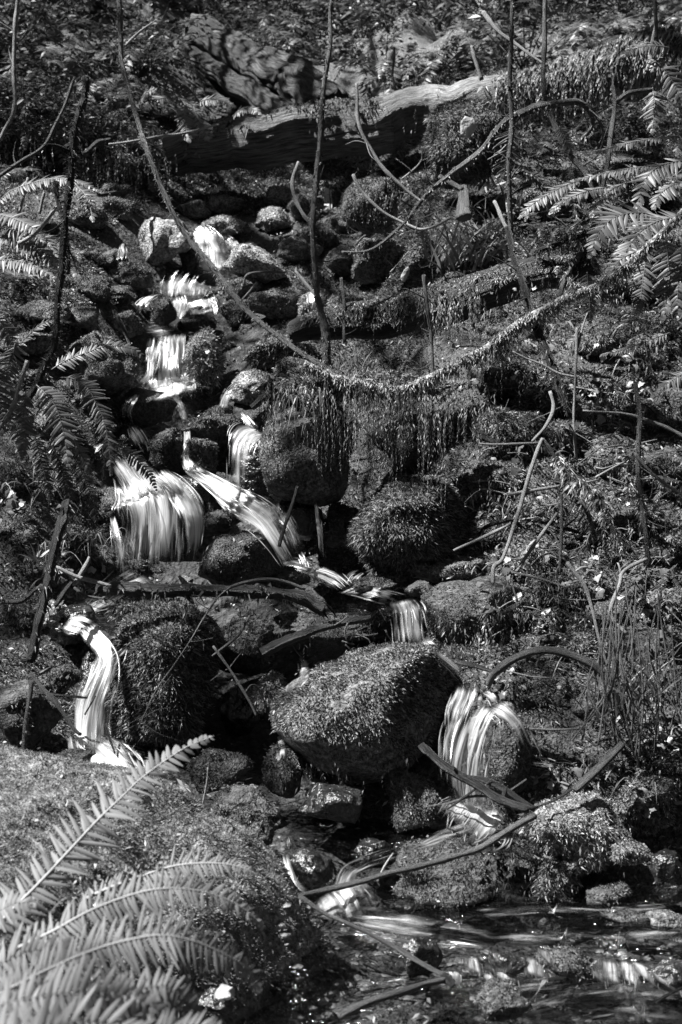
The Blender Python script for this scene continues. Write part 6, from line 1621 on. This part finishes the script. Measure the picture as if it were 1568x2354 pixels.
# ------------------------------------------------------------------ the wood's roof: unseen maple added to shade the gully, with gaps cut for sunlit spots
GAPS = [(580, 605, .20), (340, 530, .14), (485, 560, .16), (430, 655, .22), (390, 850, .18), (470, 815, .12), (575, 890, .10), (715, 700, .12), (795, 700, .10), (640, 520, .14), (225, 770, .14),
        (345, 1180, .32), (445, 1180, .12), (560, 1060, .14), (600, 1180, .24), (500, 1110, .12), (770, 1330, .12), (940, 1430, .14), (860, 1530, .20), (760, 1620, .18), (1085, 1365, .20), (1205, 1255, .22), (1020, 1300, .10),
        (215, 1600, .24), (190, 1460, .10), (250, 1770, .14), (100, 1800, .30), (300, 1840, .26), (470, 1920, .22), (620, 2010, .14), (180, 2090, .50), (420, 2180, .35), (60, 2200, .3), (1090, 1680, .20), (1080, 1880, .26), (1200, 1690, .10),
        (1310, 1880, .20), (1030, 1960, .12), (800, 2060, .14), (1000, 2160, .14), (1310, 2215, .14), (1400, 2220, .12), (1160, 2290, .10), (930, 1200, .14),
        (1000, 240, .35), (1130, 215, .3), (1400, 150, .5), (1540, 180, .4), (1420, 520, .4), (1520, 560, .3), (1400, 380, .4), (1120, 560, .3), (1040, 670, .15), (1240, 625, .15), (1200, 760, .22), (870, 870, .24), (760, 840, .16), (1050, 860, .2),
        (1430, 900, .34), (1260, 960, .2), (1210, 1110, .24), (1400, 1160, .3), (1480, 1380, .2), (1490, 1250, .2), (1540, 1700, .2), (1150, 420, .25), (1090, 300, .22), (850, 420, .16), (1330, 1100, .16),
        (70, 470, .28), (60, 580, .3), (130, 640, .2), (110, 900, .2), (160, 980, .16), (230, 900, .12), (20, 830, .14), (690, 170, .35), (600, 120, .25), (860, 70, .7), (1200, 90, .8), (560, 260, .25), (1000, 120, .5), (440, 270, .18), (185, 210, .1), (75, 1620, .10), (690, 300, .12), (620, 275, .16), (760, 262, .16), (860, 250, .2), (560, 160, .3), (700, 230, .2), (1000, 2120, .3), (1300, 2120, .3), (1450, 2180, .3), (1200, 2280, .3), (860, 2250, .2), (200, 1900, .3), (520, 2050, .2), (560, 2200, .3), (480, 1990, .2), (1400, 634, .14), (1490, 568, .16), (400, 1740, .2)]
def canopy():
    g2 = np.random.default_rng(314)
    n = 160000
    p = np.stack([g2.uniform(-13, 7, n), g2.uniform(-1.5, 24, n), g2.uniform(6.2, 8.4, n)], -1)
    p[:, 2] += .28 * np.maximum(p[:, 1] - 8, 0)
    # boughs: leaves gather in clumps
    p = p[fbm(p * .9, 3) > -.6]
    keep = np.ones(len(p), bool)
    s = np.array(SUN_TO)
    for (u, v, r) in GAPS:
        if u > 950 and v < 1500: r *= .72
        o = P(u, v, surf_y(u, v))
        d = p - o
        dist = np.linalg.norm(d - (d @ s)[:, None] * s, axis=1)
        keep &= dist > r * g2.uniform(.8, 1.35, len(p))
    p = p[keep]
    d = np.stack([g2.normal(size=len(p)), g2.normal(size=len(p)), g2.normal(size=len(p)) * .35], -1)
    V, F = blades(p, d, g2.uniform(.06, .13, len(p)), g2.uniform(.05, .1, len(p)), .15)
    base = np.array([-9.5, 7.0, float(height(-9.5, 7.0))])
    e = empty('added_maple', base, label='unseen maple added for its shade, crown gaps cut for sunlit spots', cat='tree')
    put('crown', V, F, M['wood'], parent=e, kind='stuff')
    C = spline(np.array([base - [0, 0, .3], base + [.5, .1, 2.5], base + [1.6, .2, 5.2 - base[2] + 0], [-5.5, 7.2, 6.6], [-2.5, 7.6, 7.2], [.5, 8.0, 7.6]]), 50)
    tv, tf, tuv = tube(C, np.linspace(.36, .05, 50), 14, .1)
    put('trunk', tv, tf, M['bark'], uv=tuv, parent=e, smooth=True)
    for k in range(14):
        i = 22 + k * 2
        b = C[i]; q = b + np.array([g2.uniform(-1.5, 2.5), g2.choice([-1, 1]) * g2.uniform(2, 6), g2.uniform(.1, .8)])
        q[2] = max(q[2], 6.5 + .28 * max(q[1] - 8, 0))
        T = spline(np.array([b, (b + q) / 2 + [0, 0, .3], q]), 14)
        tv, tf, tuv = tube(T, np.linspace(.07, .012, 14), 6)
        put('limb', tv, tf, M['bark'], uv=tuv, parent=e, smooth=True)
canopy()
def wood():
    """The dark wood all round the gully: unseen boughs added to cut the sky light."""
    g2 = np.random.default_rng(99)
    n = 30000
    a = g2.uniform(0, 2 * math.pi, n); r = g2.uniform(9, 14, n)
    x = r * np.cos(a) * 1.05; y = 5 + r * np.sin(a) * 1.25
    z0 = height(x, y); z = z0 + g2.uniform(.1, 11.5, n)
    p = np.stack([x, y, z], -1)
    s = np.array(SUN_TO)
    # nothing grows in the open lane of view up the gully; boughs are cut away along the sun's gaps
    lane = (y > 0) & (np.abs(x) < .42 * y + 1.2)
    keep = ~lane
    for (u, v, rr) in GAPS:
        o = P(u, v, surf_y(u, v)); d = p - o
        keep &= np.linalg.norm(d - (d @ s)[:, None] * s, axis=1) > rr + .25
    p = p[keep]
    d = np.stack([g2.normal(size=len(p)), g2.normal(size=len(p)), g2.normal(size=len(p)) * .5 - .3], -1)
    V, F = blades(p, d, g2.uniform(.5, 1.0, len(p)), g2.uniform(.35, .6, len(p)), .3)
    put('shading_wood', V, F, M['wood'], kind='stuff', label='unseen ring of dark boughs added round the gully to cut sky light')  # out-of-view boughs, added to darken the ambient light
    for k in range(26):
        aa = g2.uniform(0, 6.28); rr = g2.uniform(10, 13)
        bx, by = rr * math.cos(aa) * 1.05, 5 + rr * math.sin(aa) * 1.25
        if by > 0 and abs(bx) < .42 * by + 1.5: continue
        b = np.array([bx, by, float(height(bx, by)) - .2])
        C = np.linspace(b, b + [g2.normal() * .4, g2.normal() * .4, 12], 12)
        tv, tf, tuv = tube(C, np.linspace(g2.uniform(.15, .35), .06, 12), 8)
        put('tree_trunk', tv, tf, M['bark'], uv=tuv, smooth=True, origin=b, label='dark conifer trunk in the wood beside the gully', cat='tree', group='conifers round the gully')
wood()
